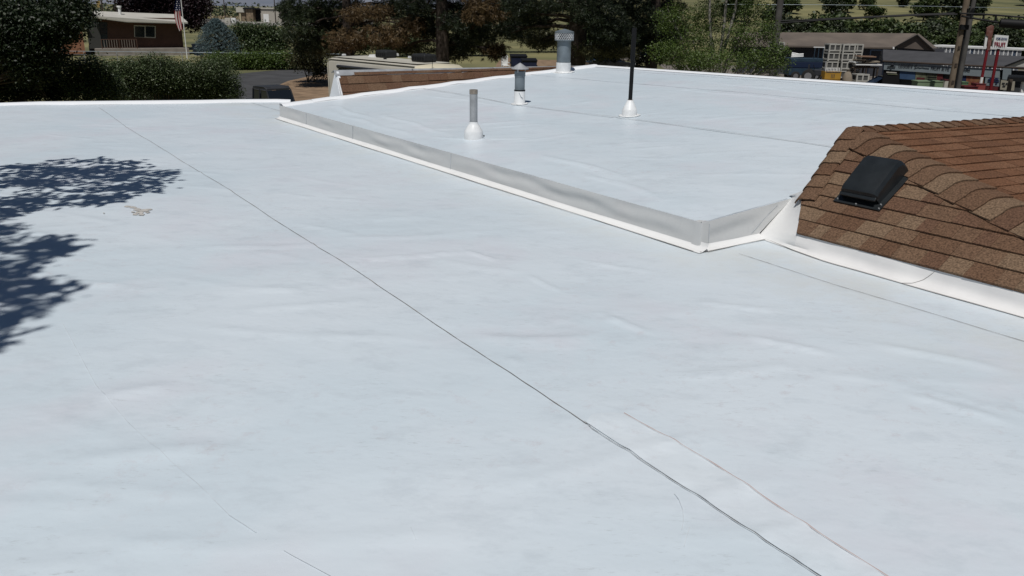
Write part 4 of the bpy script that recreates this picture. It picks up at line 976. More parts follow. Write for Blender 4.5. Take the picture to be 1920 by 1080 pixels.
# ------------------------------------------------------------------ vehicles
M_RV = principled('cream_fibreglass', (.52, .49, .42), .5, .4, var=.05, vscale=1)
M_RVR = principled('rv_roof_rubber', (.46, .44, .38), .7, var=.12, vscale=1.5)
M_RVCAP = principled('cream_front_cap', (.66, .60, .45), .35, .4)
M_TYRE = principled('tyre_rubber', (.018, .018, .018), .85)
M_RIM = principled('wheel_rim', (.35, .35, .36), .4, metal=.6)
M_AC = principled('black_cooler_shell', (.020, .021, .022), .6, var=.2, vscale=4)
M_WHITE = principled('white_plastic', (.74, .74, .72), .5, var=.05, vscale=3)
M_CHARC = principled('charcoal_vinyl', (.030, .032, .037), .55, .35, var=.15, vscale=4)
def wheel(parent, x, y, r, w):
    a = MB(); a.tube([(x, y - w / 2, r), (x, y - w * .4, r), (x, y + w * .4, r), (x, y + w / 2, r)], [r * .9, r, r, r * .9], 20); o = a.build('wheel', M_TYRE, parent, True)
    a = MB(); a.tube([(x, y - w / 2 - .01, r), (x, y + w / 2 + .01, r)], r * .55, 14); a.build('rim', M_RIM, o, True)
# motorhome
NLc, NRc = atz(614, 108.5, 3.2), atz(800, 125.5, 3.2); ax = (NRc - NLc); RVL = ax.length; ang = math.atan2(ax.y, ax.x)
t = thing('motorhome', 'cream motorhome parked behind the shingled parapet with two black roof coolers', 'motorhome', (NLc.x, NLc.y, 0), ang)
RW = 2.45   # local x along the near side, local y away from us
sec = [(0, .55), (0, 3.02), (.06, 3.14), (.18, 3.2), (RW / 2, 3.26), (RW - .18, 3.2), (RW - .06, 3.14), (RW, 3.02), (RW, .55)]
def rvsec(x, sx=1.0, dz=0.0): return [Vector((x, (y - RW / 2) * sx + RW / 2, z + (dz if z > 2 else 0))) for y, z in sec]
def loft(mb, secs):
    k = len(secs[0]); Vs = [p for s_ in secs for p in s_]; fs = [(i * k + j, i * k + j + 1, (i + 1) * k + j + 1, (i + 1) * k + j) for i in range(len(secs) - 1) for j in range(k - 1)]
    mb.add(Vs, fs + [tuple(range(k)), tuple(range(len(Vs) - 1, len(Vs) - k - 1, -1))]); return mb
loft(MB(), [rvsec(0, .97, -.05), rvsec(.08), rvsec(RVL - .9)]).build('body', M_RV, t, True)
loft(MB(), [rvsec(RVL - .9), rvsec(RVL - .5, .995, -.02), rvsec(RVL - .1, .97, -.16), rvsec(RVL + .25, .9, -.5), rvsec(RVL + .45, .86, -1.1)]).build('front_cap', M_RVCAP, t, True)
mb = MB(); mb.box((RVL * .45, RW / 2, 3.262), (RVL * .86, RW - .5, .012)); mb.build('roof_skin', M_RVR, t)
for y in (-.012,):
    mb = MB(); mb.tube([(.02, y, .6), (.0, y, 2.95), (.06, .02, 3.13), (.3, .03, 3.17), (RVL - .9, .03, 3.17)], .028, 6); mb.build('gutter_rail', M_RV, t, True)
mb = MB(); mb.tube([(1.0, -.09, 2.86), (RVL - 1.0, -.09, 2.86)], .075, 10); mb.build('awning_roll', M_CHARC, t, True)
for x in (1.0, RVL - 1.0):
    mb = MB(); mb.box((x, -.06, 2.86), (.06, .12, .2)); mb.build('awning_bracket', M_WHITE, t)
mb = MB(); mb.box((RVL * .5, -.012, 2.55), (RVL * .74, .02, .42)); mb.build('upper_stripe', M_CHARC, t)
for x in (1.2, 3.4, 5.6):
    mb = MB(); mb.box((x, -.016, 2.0), (.9, .02, .6)); w_ = mb.build('window', M_GLASS, t)
mb = MB(); mb.box((4.5, -.016, 1.6), (.66, .02, 1.9)); d_ = mb.build('door', M_RV, t); mb = MB(); mb.box((4.75, -.035, 1.55), (.1, .02, .06)); mb.build('handle', M_BLACK, d_)
mb = MB(); mb.prism([Vector((RVL + .30, .35, 1.55)), Vector((RVL + .30, RW - .35, 1.55)), Vector((RVL + .06, RW - .35, 2.55)), Vector((RVL + .06, .35, 2.55))], (.12, 0, .03)); mb.build('windshield', M_GLASS, t)
for x in (1.7, RVL - 1.6):
    for y in (.2, RW - .2): wheel(t, x, y, .40, .26)
def rv_local(px, py, z): return Matrix.Rotation(-ang, 3, 'Z') @ (atz(px, py, z) - Vector((NLc.x, NLc.y, 0)))
for px, py, s_ in ((795, 116, 1.0), (724, 108, .92)):
    c = rv_local(px, py, 3.27); mb = MB(); L_, W_, H_ = 1.0 * s_, .72 * s_, .36
    mb.add([(c.x + sx * L_ / 2 * k, c.y + sy * W_ / 2 * k, 3.268 + z) for z, k in ((0, .9), (.06, 1), (H_ * .8, .98), (H_, .86)) for sx, sy in ((-1, -1), (1, -1), (1, 1), (-1, 1))],
           [(i * 4 + j, i * 4 + (j + 1) % 4, i * 4 + 4 + (j + 1) % 4, i * 4 + 4 + j) for i in range(3) for j in range(4)] + [(12, 13, 14, 15)])
    a_ = mb.build('roof_cooler', M_AC, t, False, .03)
    for k in range(5):
        mb = MB(); mb.box((c.x - L_ * .36 + k * L_ * .18, c.y - W_ / 2 - .004, 3.268 + H_ * .42), (L_ * .12, .012, H_ * .4)); mb.build('louvre', M_DARK, a_)
for px, py, sz in ((702, 107, (.5, .4, .12)), (744, 104.5, (.16, .16, .12)), (722, 111, (.14, .12, .05)), (768, 109, (.13, .13, .1)), (645, 104, (.16, .16, .08))):
    c = rv_local(px, py, 3.27); mb = MB(); mb.box((c.x, c.y, 3.268 + sz[2] / 2), sz, None, .8); mb.build('roof_vent', M_WHITE if py != 111 else M_BLACK, t)
mb = MB(); mb.tube([(RVL - .25, .5, 3.1), (RVL - .2, .5, 3.5)], .012, 5); mb.build('aerial', M_BLACK, t)
# side-by-side utility vehicle
t = thing('utility_vehicle', 'dark cab utility vehicle parked on the driveway below the roof edge', 'utility vehicle', (-11.85, 41.3, 0), math.atan2(-.71, .70))
mb = MB(); mb.prism([(-1.5, -.7, .45), (1.45, -.7, .45), (1.45, -.7, .85), (.75, -.7, 1.05), (-.9, -.7, 1.05), (-1.5, -.7, 1.0)], (0, 1.4, 0)); mb.build('body', M_CHARC, t, False, .05)
mb = MB(); mb.add([(x, y, z) for x, hw, z in ((-.75, .62, 1.82), (-.66, .68, 1.90), (.42, .68, 1.92), (.60, .62, 1.84)) for y in (-hw, hw)] + [(-.75, -.66, 1.76), (-.75, .66, 1.76), (.60, -.66, 1.76), (.60, .66, 1.76)],
    [(0, 1, 3, 2), (2, 3, 5, 4), (4, 5, 7, 6), (0, 2, 4, 6, 10, 8), (1, 9, 11, 7, 5, 3), (6, 7, 11, 10), (1, 0, 8, 9)]); mb.build('roof', M_CHARC, t, False, .03)
for sx in (-1, 1):
    for a, b_ in (((.60, .64, 1.78), (.95, .68, 1.02)), ((-.72, .64, 1.78), (-.80, .68, 1.0)), ((-.05, .66, 1.78), (-.1, .69, 1.0))):
        mb = MB(); mb.tube([(a[0], a[1] * sx, a[2]), (b_[0], b_[1] * sx, b_[2])], .035, 6); mb.build('cab_post', M_CHARC, t)
    mb = MB(); mb.prism([(-.04, .65 * sx, 1.05), (.88, .66 * sx, 1.05), (.58, .63 * sx, 1.74), (-.02, .63 * sx, 1.74)], (0, .01, 0)); mb.build('side_window', M_GLASS, t)
    mb = MB(); mb.prism([(-.74, .66 * sx, 1.05), (-.12, .66 * sx, 1.05), (-.07, .63 * sx, 1.74), (-.70, .63 * sx, 1.74)], (0, .01, 0)); mb.build('side_window', M_GLASS, t)
    mb = MB(); mb.box((1.46, .5 * sx, .8), (.04, .22, .1)); mb.build('headlight', M_WHITE, t)
    for x in (-.95, 1.0): wheel(t, x, .62 * sx, .33, .26)
mb = MB(); mb.prism([(.93, -.62, 1.05), (.93, .62, 1.05), (.60, .60, 1.75), (.60, -.60, 1.75)], (.01, 0, 0)); mb.build('windshield', M_GLASS, t)
mb = MB(); mb.tube([(.3, .3 + .18 * math.cos(a), 1.2 + .18 * math.sin(a)) for a in [i * .52 for i in range(13)]], .015, 5); mb.build('steering_wheel', M_BLACK, t)
for y in (-.3, .3):
    mb = MB(); mb.box((-.35, y, 1.25), (.12, .42, .6)); mb.build('seat', M_BLACK, t)
mb = MB(); mb.box((-1.2, 0, 1.12), (.65, 1.3, .22)); mb.build('cargo_bed', M_CHARC, t)
def car(name, label, loc, rotz, mat, L_=4.5, W_=1.8, group=None, hatch=False, cat='car'):
    t = thing(name, label, cat, loc, rotz, group)
    pr = [(-L_ / 2, .35), (L_ / 2, .35), (L_ / 2, .62), (L_ / 2 - .15, .78), (L_ * .22, .92), (-L_ * .38, .95), (-L_ / 2, .85)]
    mb = MB(); mb.prism([(x, -W_ / 2, z) for x, z in pr], (0, W_, 0)); mb.build('body', mat, t, False, .06)
    cp = [(L_ * .24, .90), (L_ * .06, 1.42), (-L_ * .22, 1.45), (-L_ * .40, .94)]
    mb = MB(); mb.add([(x, y * W_ / 2 * (.94 if z < 1 else .78), z) for y in (-1, 1) for x, z in cp], [(0, 1, 2, 3), (7, 6, 5, 4), (0, 4, 5, 1), (2, 6, 7, 3)]); mb.build('window_glass', M_GLASS, t)
    mb = MB(); mb.box((-L_ * .08, 0, 1.455), (L_ * .30, W_ * .78, .04)); mb.build('roof', mat, t, False, .015)
    for x, z, x2 in ((L_ * .24, .9, L_ * .06), (-L_ * .40, .94, -L_ * .22), (-L_ * .07, .93, -L_ * .07)):
        for s_ in (-1, 1): mb = MB(); mb.tube([(x, s_ * W_ * .47, z), (x2, s_ * W_ * .39, 1.44)], .035, 5); mb.build('pillar', mat, t)
    for x in (-L_ * .31, L_ * .31):
        for s_ in (-1, 1): wheel(t, x, s_ * (W_ / 2 - .1), .32, .22)
    for s_ in (-1, 1):
        mb = MB(); mb.box((L_ / 2, s_ * W_ * .36, .68), (.06, .34, .14)); mb.build('headlight', M_WHITE, t)
    return t
M_NAVY = principled('dark_blue_car_paint', (.010, .018, .036), .25, .5); M_BLKCAR = principled('black_car_paint', (.010, .010, .012), .25, .5)
c = atz(1660, 146, 1.35); car('parked_car', 'dark blue car parked in front of the fruit stand', (c.x, c.y, 0), math.pi - .1, M_NAVY, 4.4)
c = atz(1145, 106, 1.35); car('parked_car', 'black car in the deep shade under the pines', (c.x, c.y, 0), .15, M_BLKCAR, 4.7)
def pickup(label, loc, rotz, mat, s_=1.0):
    t = thing('pickup_truck', label, 'truck', loc, rotz)
    mb = MB(); mb.prism([(-2.7, -.95, .55), (2.6, -.95, .55), (2.6, -.95, 1.05), (1.1, -.95, 1.15), (-2.7, -.95, 1.15)], (0, 1.9, 0)); mb.build('body', mat, t, False, .05)
    mb = MB(); mb.prism([(1.2, -.85, 1.1), (.6, -.78, 1.85), (-.9, -.78, 1.85), (-1.1, -.85, 1.1)], (0, 1.65, 0)); mb.build('cab', mat, t, False, .05)
    mb = MB(); mb.prism([(1.24, -.7, 1.18), (.72, -.66, 1.78), (.72, .66, 1.78), (1.24, .7, 1.18)], (.03, 0, .02)); mb.build('windshield', M_GLASS, t)
    for x in (-1.7, 1.7):
        for y in (-.8, .8): wheel(t, x, y, .4, .26)
    return t
c = aty(211, 20, 190); pickup('white pickup truck seen beyond the brown house roof', (c.x, 190, 0), -1.5, M_WHITE)
c = aty(1193, 112, 92); pickup('pale pickup parked behind the black mast under the pines', (c.x, 92, 0), -1.3, principled('dull_white_paint', (.45, .43, .40), .5))

# ------------------------------------------------------------------ house at left with its garden things
M_BROWN = principled('brown_stucco', (.095, .052, .036), .9, var=.12, vscale=1); M_ORANGE = principled('terracotta_wall', (.30, .145, .085), .9, var=.1, vscale=1)
M_HROOF = principled('cream_metal_roof', (.50, .48, .43), .6, var=.06, vscale=.8); M_TRIM = principled('pale_trim', (.46, .44, .38), .7); M_CONC = principled('concrete', (.27, .24, .21), .9, var=.15, vscale=1.5)
wl = Wall(aty(100, 95, 95).xy, aty(345, 95, 102).xy)
t = thing('brown_house', 'low brown house with a cream metal roof and two-pane window', 'house', (wl.b.x, wl.b.y, 0)); base = Vector(t.location)
def hp_(mbf, name, mat, parent=None):
    mb = MB(); mbf(mb); mb.v = [tuple(Vector(p) - base) for p in mb.v]; return mb.build(name, mat, parent or t)
uL = (wl.b - wl.a).length; uM = (wl.at(178, 60) - wl.a).dot(wl.u)
hp_(lambda m: wl.rect(m, uM, uL, .75, 4.1, 7.5), 'front_wall', M_BROWN)
hp_(lambda m: wl.rect(m, uM - 5.2, uM - 1.3, .2, 3.9, 7.5, .5), 'wing_wall', M_ORANGE)
hp_(lambda m: wl.rect(m, uM - .8, uM + .5, .75, 3.95, .3, .25), 'porch_pier', principled('shade_darkened_pier', (.05, .05, .045), .8))  # pier colour darkened to stand for the shade of the entry bay
hp_(lambda m: wl.rect(m, uM - .3, uL + .3, 0, .78, 9.0, 1.6), 'porch_slab', M_CONC)
def roofpoly(m):
    P_ = [wl.at(238, 38.5, 1.35), wl.at(352, 41.5, 1.35), wl.at(336, 27, -3.8), wl.at(174, 20.5, -3.8), wl.at(172, 29.5, 1.35)]
    m.prism(P_, (0, 0, -.22))
hp_(roofpoly, 'roof', M_HROOF)
hp_(lambda m: m.prism([wl.at(172, 30.5, 1.38), wl.at(238, 38.7, 1.38), wl.at(352, 41.7, 1.38), wl.at(352, 44.2, 1.38), wl.at(238, 41.2, 1.38), wl.at(172, 33, 1.38)], wl.n * -.06), 'fascia', M_TRIM)
hp_(lambda m: wl.rect(m, uM - 5.4, uM - 1.0, 3.85, 4.05, 9.0, 1.0), 'wing_roof', M_HROOF)
wn_ = hp_(lambda m: wl.panel(m, [(251, 47), (292, 48.5), (292, 71.5), (252, 69.5)], .1, .05), 'window', M_TRIM)
for a in ((253, 271), (273, 290)):
    hp_(lambda m: wl.panel(m, [(a[0], 49.3), (a[1], 50), (a[1], 69.8), (a[0] + .6, 69)], .04, .08), 'pane', M_GLASS, wn_)
dr = hp_(lambda m: wl.panel(m, [(181, 41), (201, 42), (202, 92), (182, 92)], .08, .04), 'entry_bay', principled('dark_teal_paint', (.035, .045, .045), .7))
hp_(lambda m: wl.panel(m, [(183, 43), (200, 43.5), (200, 64), (184, 64)], .04, .08), 'pane', M_GLASS, dr)
c = wl.at(225, 26, -2.0) - base; mb = MB(); mb.lathe(c + Vector((0, 0, -.2)), [(.16, 0), (.16, .9), (.26, .92), (.26, 1.1)], 12); mb.build('roof_flue', M_WHITE, t, True)
t2 = thing('porch_railing', 'rusty brown railing on the porch of the brown house', 'railing', wl.a + wl.u * (uM + .4) + wl.n * 1.5 + Vector((0, 0, .78)))
for i in range(15):
    mb = MB(); q = wl.u * (i * .26); mb.tube([q, q + Vector((0, 0, 1.0))], .025 if i % 7 else .045, 6); mb.build('baluster', M_RUST if i % 7 else M_BROWN, t2)
mb = MB(); mb.tube([O0 + Vector((0, 0, 1)), wl.u * 3.64 + Vector((0, 0, 1))], .035, 6); mb.build('handrail', M_BROWN, t2)
mb = MB(); mb.tube([O0 + Vector((0, 0, .12)), wl.u * 3.64 + Vector((0, 0, .12))], .025, 6); mb.build('bottom_rail', M_BROWN, t2)
# flagpole and flag
fb = aty(350.5, 104, 93); fb.z = 0; t = thing('flagpole', 'white flagpole in front of the brown house', 'flagpole', fb)
mb = MB(); mb.tube([(0, 0, 0), (0, 0, 7.9)], [.06, .04], 8); mb.build('pole', M_WHITE, t); mb = MB(); mb.lathe((0, 0, 7.95), [(.01, -.07), (.08, 0), (.01, .08)], 10); mb.build('finial', M_GALV, t)
M_RED = principled('flag_red', (.32, .035, .04), .8); M_FWH = principled('flag_white', (.62, .60, .58), .8); M_FBL = principled('flag_blue', (.025, .04, .13), .8)
ft = aty(341, -8, fb.y).z - .2; fbz = aty(347, 56, fb.y).z; fl_ = thing('flag', 'limp stars and stripes flag hanging from the white flagpole', 'flag', (fb.x - .08, fb.y, fbz))
HH = ft - fbz
def cloth(s_, z): # folded drop; s across 0..1
    return Vector((-.98 * s_ * (.55 + .25 * math.sin(z * 1.2)) - .05, -.14 * math.sin(s_ * 11 + z * .8), z))
for k in range(9):
    m_ = MB(); Vs = []
    for i in range(19):
        z = HH * .60 * i / 18
        for j in range(3): Vs.append(cloth(min(1, (k + j / 2) / 9 + .05 * (1 - z / HH)), z + .12 * math.sin(k)))
    m_.add(Vs, [(i * 3 + j, i * 3 + j + 1, i * 3 + j + 4, i * 3 + j + 3) for i in range(18) for j in range(2)]); m_.build('stripe', (M_RED, M_FWH)[k % 2], fl_, True)
m_ = MB(); Vs = []
for i in range(15):
    z = HH * .60 + HH * .40 * i / 14
    for j in range(13): Vs.append(cloth(j / 12, z))
m_.add(Vs, [(i * 13 + j, i * 13 + j + 1, i * 13 + j + 14, i * 13 + j + 13) for i in range(14) for j in range(12)]); ca = m_.build('canton', M_FBL, fl_, True)
for i in range(6):
    for j in range(3):
        p = cloth(.2 + .28 * j + .12 * (i % 2), HH * (.63 + .062 * i)) + Vector((0, -.035, 0)); m_ = MB(); m_.add([p + Vector((.07 * math.cos(a * math.pi / 5) * (1 if a % 2 == 0 else .42), 0, .07 * math.sin(a * math.pi / 5) * (1 if a % 2 == 0 else .42))) for a in range(10)], [tuple(range(10))]); m_.build('star', M_FWH, ca)
# chain link fence
A_, B_ = aty(95, 95.5, 78), aty(640, 99, 80); t = thing('wire_fence', 'thin wire fence with a pale top rail behind the hedge', 'fence', (A_.x, A_.y, 0)); L_ = (B_ - A_); hz = A_.z
mb = MB(); mb.tube([(0, 0, hz), (L_.x, L_.y, hz)], .022, 6); mb.build('top_rail', M_GALVD, t)
for i in range(10):
    mb = MB(); q = Vector((L_.x * i / 9, L_.y * i / 9, 0)); mb.tube([q, q + Vector((0, 0, hz + .05))], .035, 6); mb.build('post', M_GALV, t)
for z in (.25, .55, .85, 1.15):
    mb = MB(); mb.tube([(0, 0, z), (L_.x, L_.y, z)], .006, 4); mb.build('wire', M_GALV, t)
# wheeled bins and garden bits by the house
c = atz(357, 105); t = thing('wheelie_bin', 'dark blue wheeled bin beside the flagpole', 'bin', c + Vector((.75, .6, 0))); M_BIN = principled('navy_plastic', (.012, .020, .040), .5)
mb = MB(); mb.add([(sx * w, sy * w, z) for z, w in ((.1, .38), (1.25, .52)) for sx, sy in ((-1, -1), (1, -1), (1, 1), (-1, 1))], [(3, 2, 1, 0), (4, 5, 6, 7)] + [(j, (j + 1) % 4, 4 + (j + 1) % 4, 4 + j) for j in range(4)]); mb.build('body', M_BIN, t)
mb = MB(); mb.box((0, 0, 1.30), (1.12, 1.1, .09)); mb.build('lid', M_BIN, t, False, .03); mb = MB(); mb.box((.1, -.54, 1.1), (.3, .02, .12)); mb.build('label_plate', M_WHITE, t)
for sx in (-1, 1): wheel(t, sx * .3, .4, .13, .08)
c = atz(362, 107); t = thing('parked_trailer', 'dark low utility trailer between flagpole and spruce', 'trailer', c + Vector((1.6, 1.8, 0)), .2); mb = MB(); mb.box((0, 0, .9), (3.0, 1.6, .9)); mb.build('box', M_BIN, t, False, .04); wheel(t, 0, -.85, .35, .2); wheel(t, 0, .85, .35, .2)
mb = MB(); mb.tube([(-1.5, 0, .5), (-2.4, 0, .45)], .05, 6); mb.build('drawbar', M_BLACK, t)
# far shelter building, cabinets and posts
t = thing('roadside_shelter', 'far beige roadside building with dark open bays', 'building', aty(482, 38, 318).xy.to_3d()); base = Vector(t.location)
ws = Wall(aty(446, 37, 322).xy, aty(528, 38, 314).xy); US = (ws.b - ws.a).length
M_BEI = principled('beige_render', (.40, .37, .32), .9); M_STONE = principled('tan_stone', (.22, .165, .11), .9, var=.3, vscale=1.2)
hp_(lambda m: ws.rect(m, US * .54, US, 0, 4.6, 6), 'hall', M_BEI); hp_(lambda m: ws.rect(m, US * .20, US * .36, 0, 4.3, 6), 'stone_wall', M_STONE)
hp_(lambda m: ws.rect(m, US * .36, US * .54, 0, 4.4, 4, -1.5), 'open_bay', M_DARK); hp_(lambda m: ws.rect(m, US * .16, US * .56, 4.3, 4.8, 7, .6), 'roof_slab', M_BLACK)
hp_(lambda m: ws.rect(m, 0, US * .16, 0, 4.2, 4, -.5), 'kiosk', M_STONE); hp_(lambda m: ws.rect(m, -.3, US * .17, 3.2, 5.0, 4.5, .2), 'kiosk_sign', M_TRIM); hp_(lambda m: ws.rect(m, US * .04, US * .08, 0, 2.9, .2, 0), 'kiosk_window', principled('tan_panel', (.42, .36, .24), .8))
hp_(lambda m: ws.rect(m, US * .60, US * .72, 0, 2.8, .2, .1), 'garage_door', M_WHITE); hp_(lambda m: ws.rect(m, US * .53, US * 1.02, 4.6, 5.0, 7, .4), 'hall_roof', M_HROOF)
for px, lab, mt in ((428, 'grey utility cabinet on the grass by the far road', M_TRIM), (438, 'white utility cabinet on the grass by the far road', M_WHITE)):
    c = atz(px, 43.5); t = thing('utility_cabinet', lab, 'cabinet', c); mb = MB(); mb.box((0, 0, .85), (1.75, .9, 1.6)); mb.build('housing', mt, t, False, .05); mb = MB(); mb.box((0, 0, .05), (1.9, 1.0, .1)); mb.build('plinth', M_CONC, t); mb = MB(); mb.box((.3, -.46, .9), (.6, .03, 1.2)); mb.build('door', mt, t)
for px, Y, h, lab in ((396, 290, 9.5, 'pale thin pole by the far road, left of the utility cabinets'), (423, 300, 11, 'dark wooden pole rising behind the utility cabinets'), (517, 300, 11.5, 'dark pole in front of the far beige building'), (195, 205, 10, 'thin dark pole above the left end of the brown house')):
    c = aty(px, 40, Y); t = thing('far_pole', lab, 'pole', (c.x, Y, 0)); mb = MB(); mb.tube([(0, 0, 0), (0, 0, h)], [.2, .14], 8); mb.build('shaft', M_BARKP if px == 396 else M_BARK, t); mb = MB(); mb.box((0, 0, h - .6), (2.2, .14, .16)); mb.build('crossarm', M_BARK, t)
c = aty(185, 8, 200); t = thing('yellow_sign', 'small yellow roadside sign above the brown house', 'sign', (c.x, 200, 0)); mb = MB(); mb.box((0, 0, c.z), (.8, .06, 1.4)); mb.build('plate', principled('yellow_paint', (.30, .21, .08), .6), t); mb = MB(); mb.tube([(0, .06, 0), (0, .06, c.z)], .06, 6); mb.build('post', M_GALV, t)

# bins seen under the pines
M_BLUEBIN = principled('blue_steel_bin', (.020, .026, .060), .5, var=.2, vscale=2)
for px, py, Y, w, h, lab in ((972, 108, 80, 1.5, 1.5, 'dark blue dumpster under the pines, the left one'), (992, 108, 78, 1.35, 1.25, 'dark blue dumpster under the pines, the right one with white marks')):
    c = aty(px, py, Y); t = thing('dumpster', lab, 'dumpster', (c.x, Y, 0), .1); mb = MB(); mb.add([(sx * w / 2 * k, sy * .6 * k, z) for z, k in ((.15, .85), (h, 1)) for sx, sy in ((-1, -1), (1, -1), (1, 1), (-1, 1))], [(3, 2, 1, 0), (4, 5, 6, 7)] + [(j, (j + 1) % 4, 4 + (j + 1) % 4, 4 + j) for j in range(4)]); mb.build('body', M_BLUEBIN, t)
    mb = MB(); mb.box((0, 0, h + .05), (w * 1.05, 1.3, .08), Matrix.Rotation(.12, 3, 'X')); mb.build('lid', M_BLACK, t)
    for sx in (-1, 1): mb = MB(); mb.box((sx * w * .53, 0, h * .6), (.08, .5, .14)); mb.build('lift_pocket', M_BLUEBIN, t)
    if px == 992:
        for k in (-.3, 0, .4): mb = MB(); mb.box((k, -.56, h * .8), (.16, .02, .12)); mb.build('white_mark', M_WHITE, t)
c = aty(948, 104, 76); t = thing('garden_chair', 'white plastic chair among the pine branches', 'chair', (c.x, 76, 0), .3); zb = .42
mb = MB(); mb.box((0, 0, zb + .45), (.62, .6, .06)); mb.build('seat', M_WHITE, t); mb = MB(); mb.box((0, .3, zb + .9), (.62, .06, .9)); mb.build('backrest', M_WHITE, t)
for x in (-.28, .28):
    for y in (-.26, .28): mb = MB(); mb.tube([(x, y, 0), (x, y, zb + .45)], .04, 6); mb.build('leg', M_WHITE, t)
    mb = MB(); mb.box((x, 0, zb + .7), (.06, .6, .05)); mb.build('armrest', M_WHITE, t)

# ------------------------------------------------------------------ farm shed, fruit stand and yard at right
M_SHEDR = principled('weathered_brown_roofing', (.115, .095, .080), .9, color2=(.165, .135, .110), vscale=.5); M_SHEDW = principled('dark_slate_wall', (.050, .052, .062), .85, var=.12, vscale=.6); M_STROOF = principled('charcoal_shingle_roof', (.060, .060, .064), .9, var=.12, vscale=1.5)
M_GABLE = principled('brown_gable_boards', (.105, .085, .072), .9, var=.12, vscale=1)
wb = Wall(aty(1380, 130, 84).xy, aty(1675, 130, 82).xy); t = thing('farm_shed', 'long slate-walled shed with a weathered brown roof and front gable', 'shed', (wb.b.x, wb.b.y, 0)); base = Vector(t.location); UB = (wb.b - wb.a).length
gp = wb.at(1720, 65, .6)
hp_(lambda m: wb.rect(m, 0, UB, 0, 2.75, .2), 'front_wall', M_SHEDW); hp_(lambda m: wb.rect(m, UB, UB + 4.2, 0, 2.7, .2, .3), 'gable_bay', M_SHEDW)
hp_(lambda m: wb.panel(m, [(1678, 89), (1720, 67), (1750, 94.5)], .15, .5), 'gable_boards', M_GABLE)
def shedroof(m):
    m.prism([wb.at(1380, 84, .7), wb.at(1676, 88.5, .7), wb.at(1720, 64, .7), wb.at(1716, 62.5, -5), wb.at(1380, 60, -5)], (0, 0, -.14))
    m.prism([wb.at(1720, 64, .75), wb.at(1753, 95, .75), wb.at(1760, 92, -5), wb.at(1722, 62.2, -5)], (0, 0, -.14))
hp_(shedroof, 'roof', M_SHEDR)
hp_(lambda m: m.prism([wb.at(1673, 90.5, .78), wb.at(1720, 65, .78), wb.at(1754, 95.5, .78), wb.at(1751, 96, .78), wb.at(1720, 67, .78), wb.at(1676, 91, .78)], -wb.n * .08), 'barge_board', M_BLACK)
hp_(lambda m: wb.panel(m, [(1674, 88), (1677, 88), (1677, 92), (1674, 92)], .15, .9), 'security_light', M_WHITE)
# fruit stand
wf = Wall(aty(1652, 140, 57.5).xy, aty(1900, 140, 52).xy); t = thing('fruit_stand', 'grey-roofed fruit stand with a pale name board along its front', 'shop', (wf.a.x, wf.a.y, 0)); base = Vector(t.location); UF = (wf.b - wf.a).length
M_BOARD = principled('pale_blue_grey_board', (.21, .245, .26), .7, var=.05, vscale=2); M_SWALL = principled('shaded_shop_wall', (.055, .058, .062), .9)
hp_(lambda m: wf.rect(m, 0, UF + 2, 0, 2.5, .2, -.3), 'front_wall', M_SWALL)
hp_(lambda m: m.prism([wf.at(1655, 113, 0.15), wf.at(1930, 127, 0.15), wf.at(1930, 106, -3.2), wf.at(1656, 92.5, -3.2)], (0, 0, -.12)), 'roof', M_STROOF)
hp_(lambda m: m.prism([wf.at(1656, 93, -3.2), wf.at(1656, 113, 0.15), wf.at(1650, 112, -6)], (-.1, 0, 0)), 'roof_end', M_BLACK)
hp_(lambda m: m.prism([wf.at(1655, 113, .2), wf.at(1930, 127, .2), wf.at(1930, 129, .2), wf.at(1655, 115, .2)], -wf.n * .1), 'fascia', principled('brown_fascia', (.10, .075, .06), .8))
board = hp_(lambda m: m.prism([wf.at(1658, 117, .1), wf.at(1875, 130, .1), wf.at(1874, 146, .1), wf.at(1657, 130.5, .1)], -wf.n * .06), 'name_board', M_BOARD)
M_LET = principled('dark_letter_paint', (.02, .022, .03), .7); M_LETB = principled('blue_letter_paint', (.05, .07, .16), .7)
def letter(body, x0, y0, x1, y1, hpx, parent, mat, wall, off=.14):
    a, b_ = wall.at(x0, y0, off), wall.at(x1, y1, off); xd = b_ - a; up_ = wall.at(x0, y0 - hpx, off) - a; size = up_.length / .70
    o = text_mesh(body, size, mat, parent, (0, 0, 0), (1, 0, 0), (0, 1, 0)); w_ = max(v.co.x for v in o.data.vertices) or 1; x = xd / w_; y = up_ / up_.length; z = x.normalized().cross(y).normalized(); a = a - base
    o.data.transform(Matrix(((x.x, y.x, z.x, a.x), (x.y, y.y, z.y, a.y), (x.z, y.z, z.z, a.z), (0, 0, 0, 1)))); return o
letter("LEGGE'S", 1685, 125.2, 1711, 126.8, 5.2, board, M_LET, wf); letter('FRUIT & VE', 1745.5, 129.3, 1780, 131.6, 5.2, board, M_LET, wf); letter('ARMS', 1802, 132.4, 1819, 133.4, 4.6, board, M_LET, wf)
a_ = [wf.at(x, y, .15) - base for x, y in ((1715, 121.5), (1719, 121), (1716.5, 124.5), (1715, 126), (1722, 124), (1726, 125), (1730, 124.4), (1735, 125.4), (1743, 126))]; mb = MB(); mb.tube(a_, .022, 5); mb.build('script_flourish', M_LET, board)
a_ = [wf.at(x, y, .15) - base for x, y in ((1664, 124.5), (1670, 124), (1679, 125))]; mb = MB(); mb.tube(a_, .03, 5); mb.build('emblem_bar', M_LET, board)
mb = MB(); mb.lathe(wf.at(1673.5, 121, .15) - base, [(.02, -.05), (.12, 0), (.02, .07)], 10); mb.build('emblem', M_LET, board)
def banner(pxs, mat, name='banner', off=.02, th=.05): return hp_(lambda m: m.prism([wf.at(x, y, off) for x, y in pxs], -wf.n * th), name, mat)
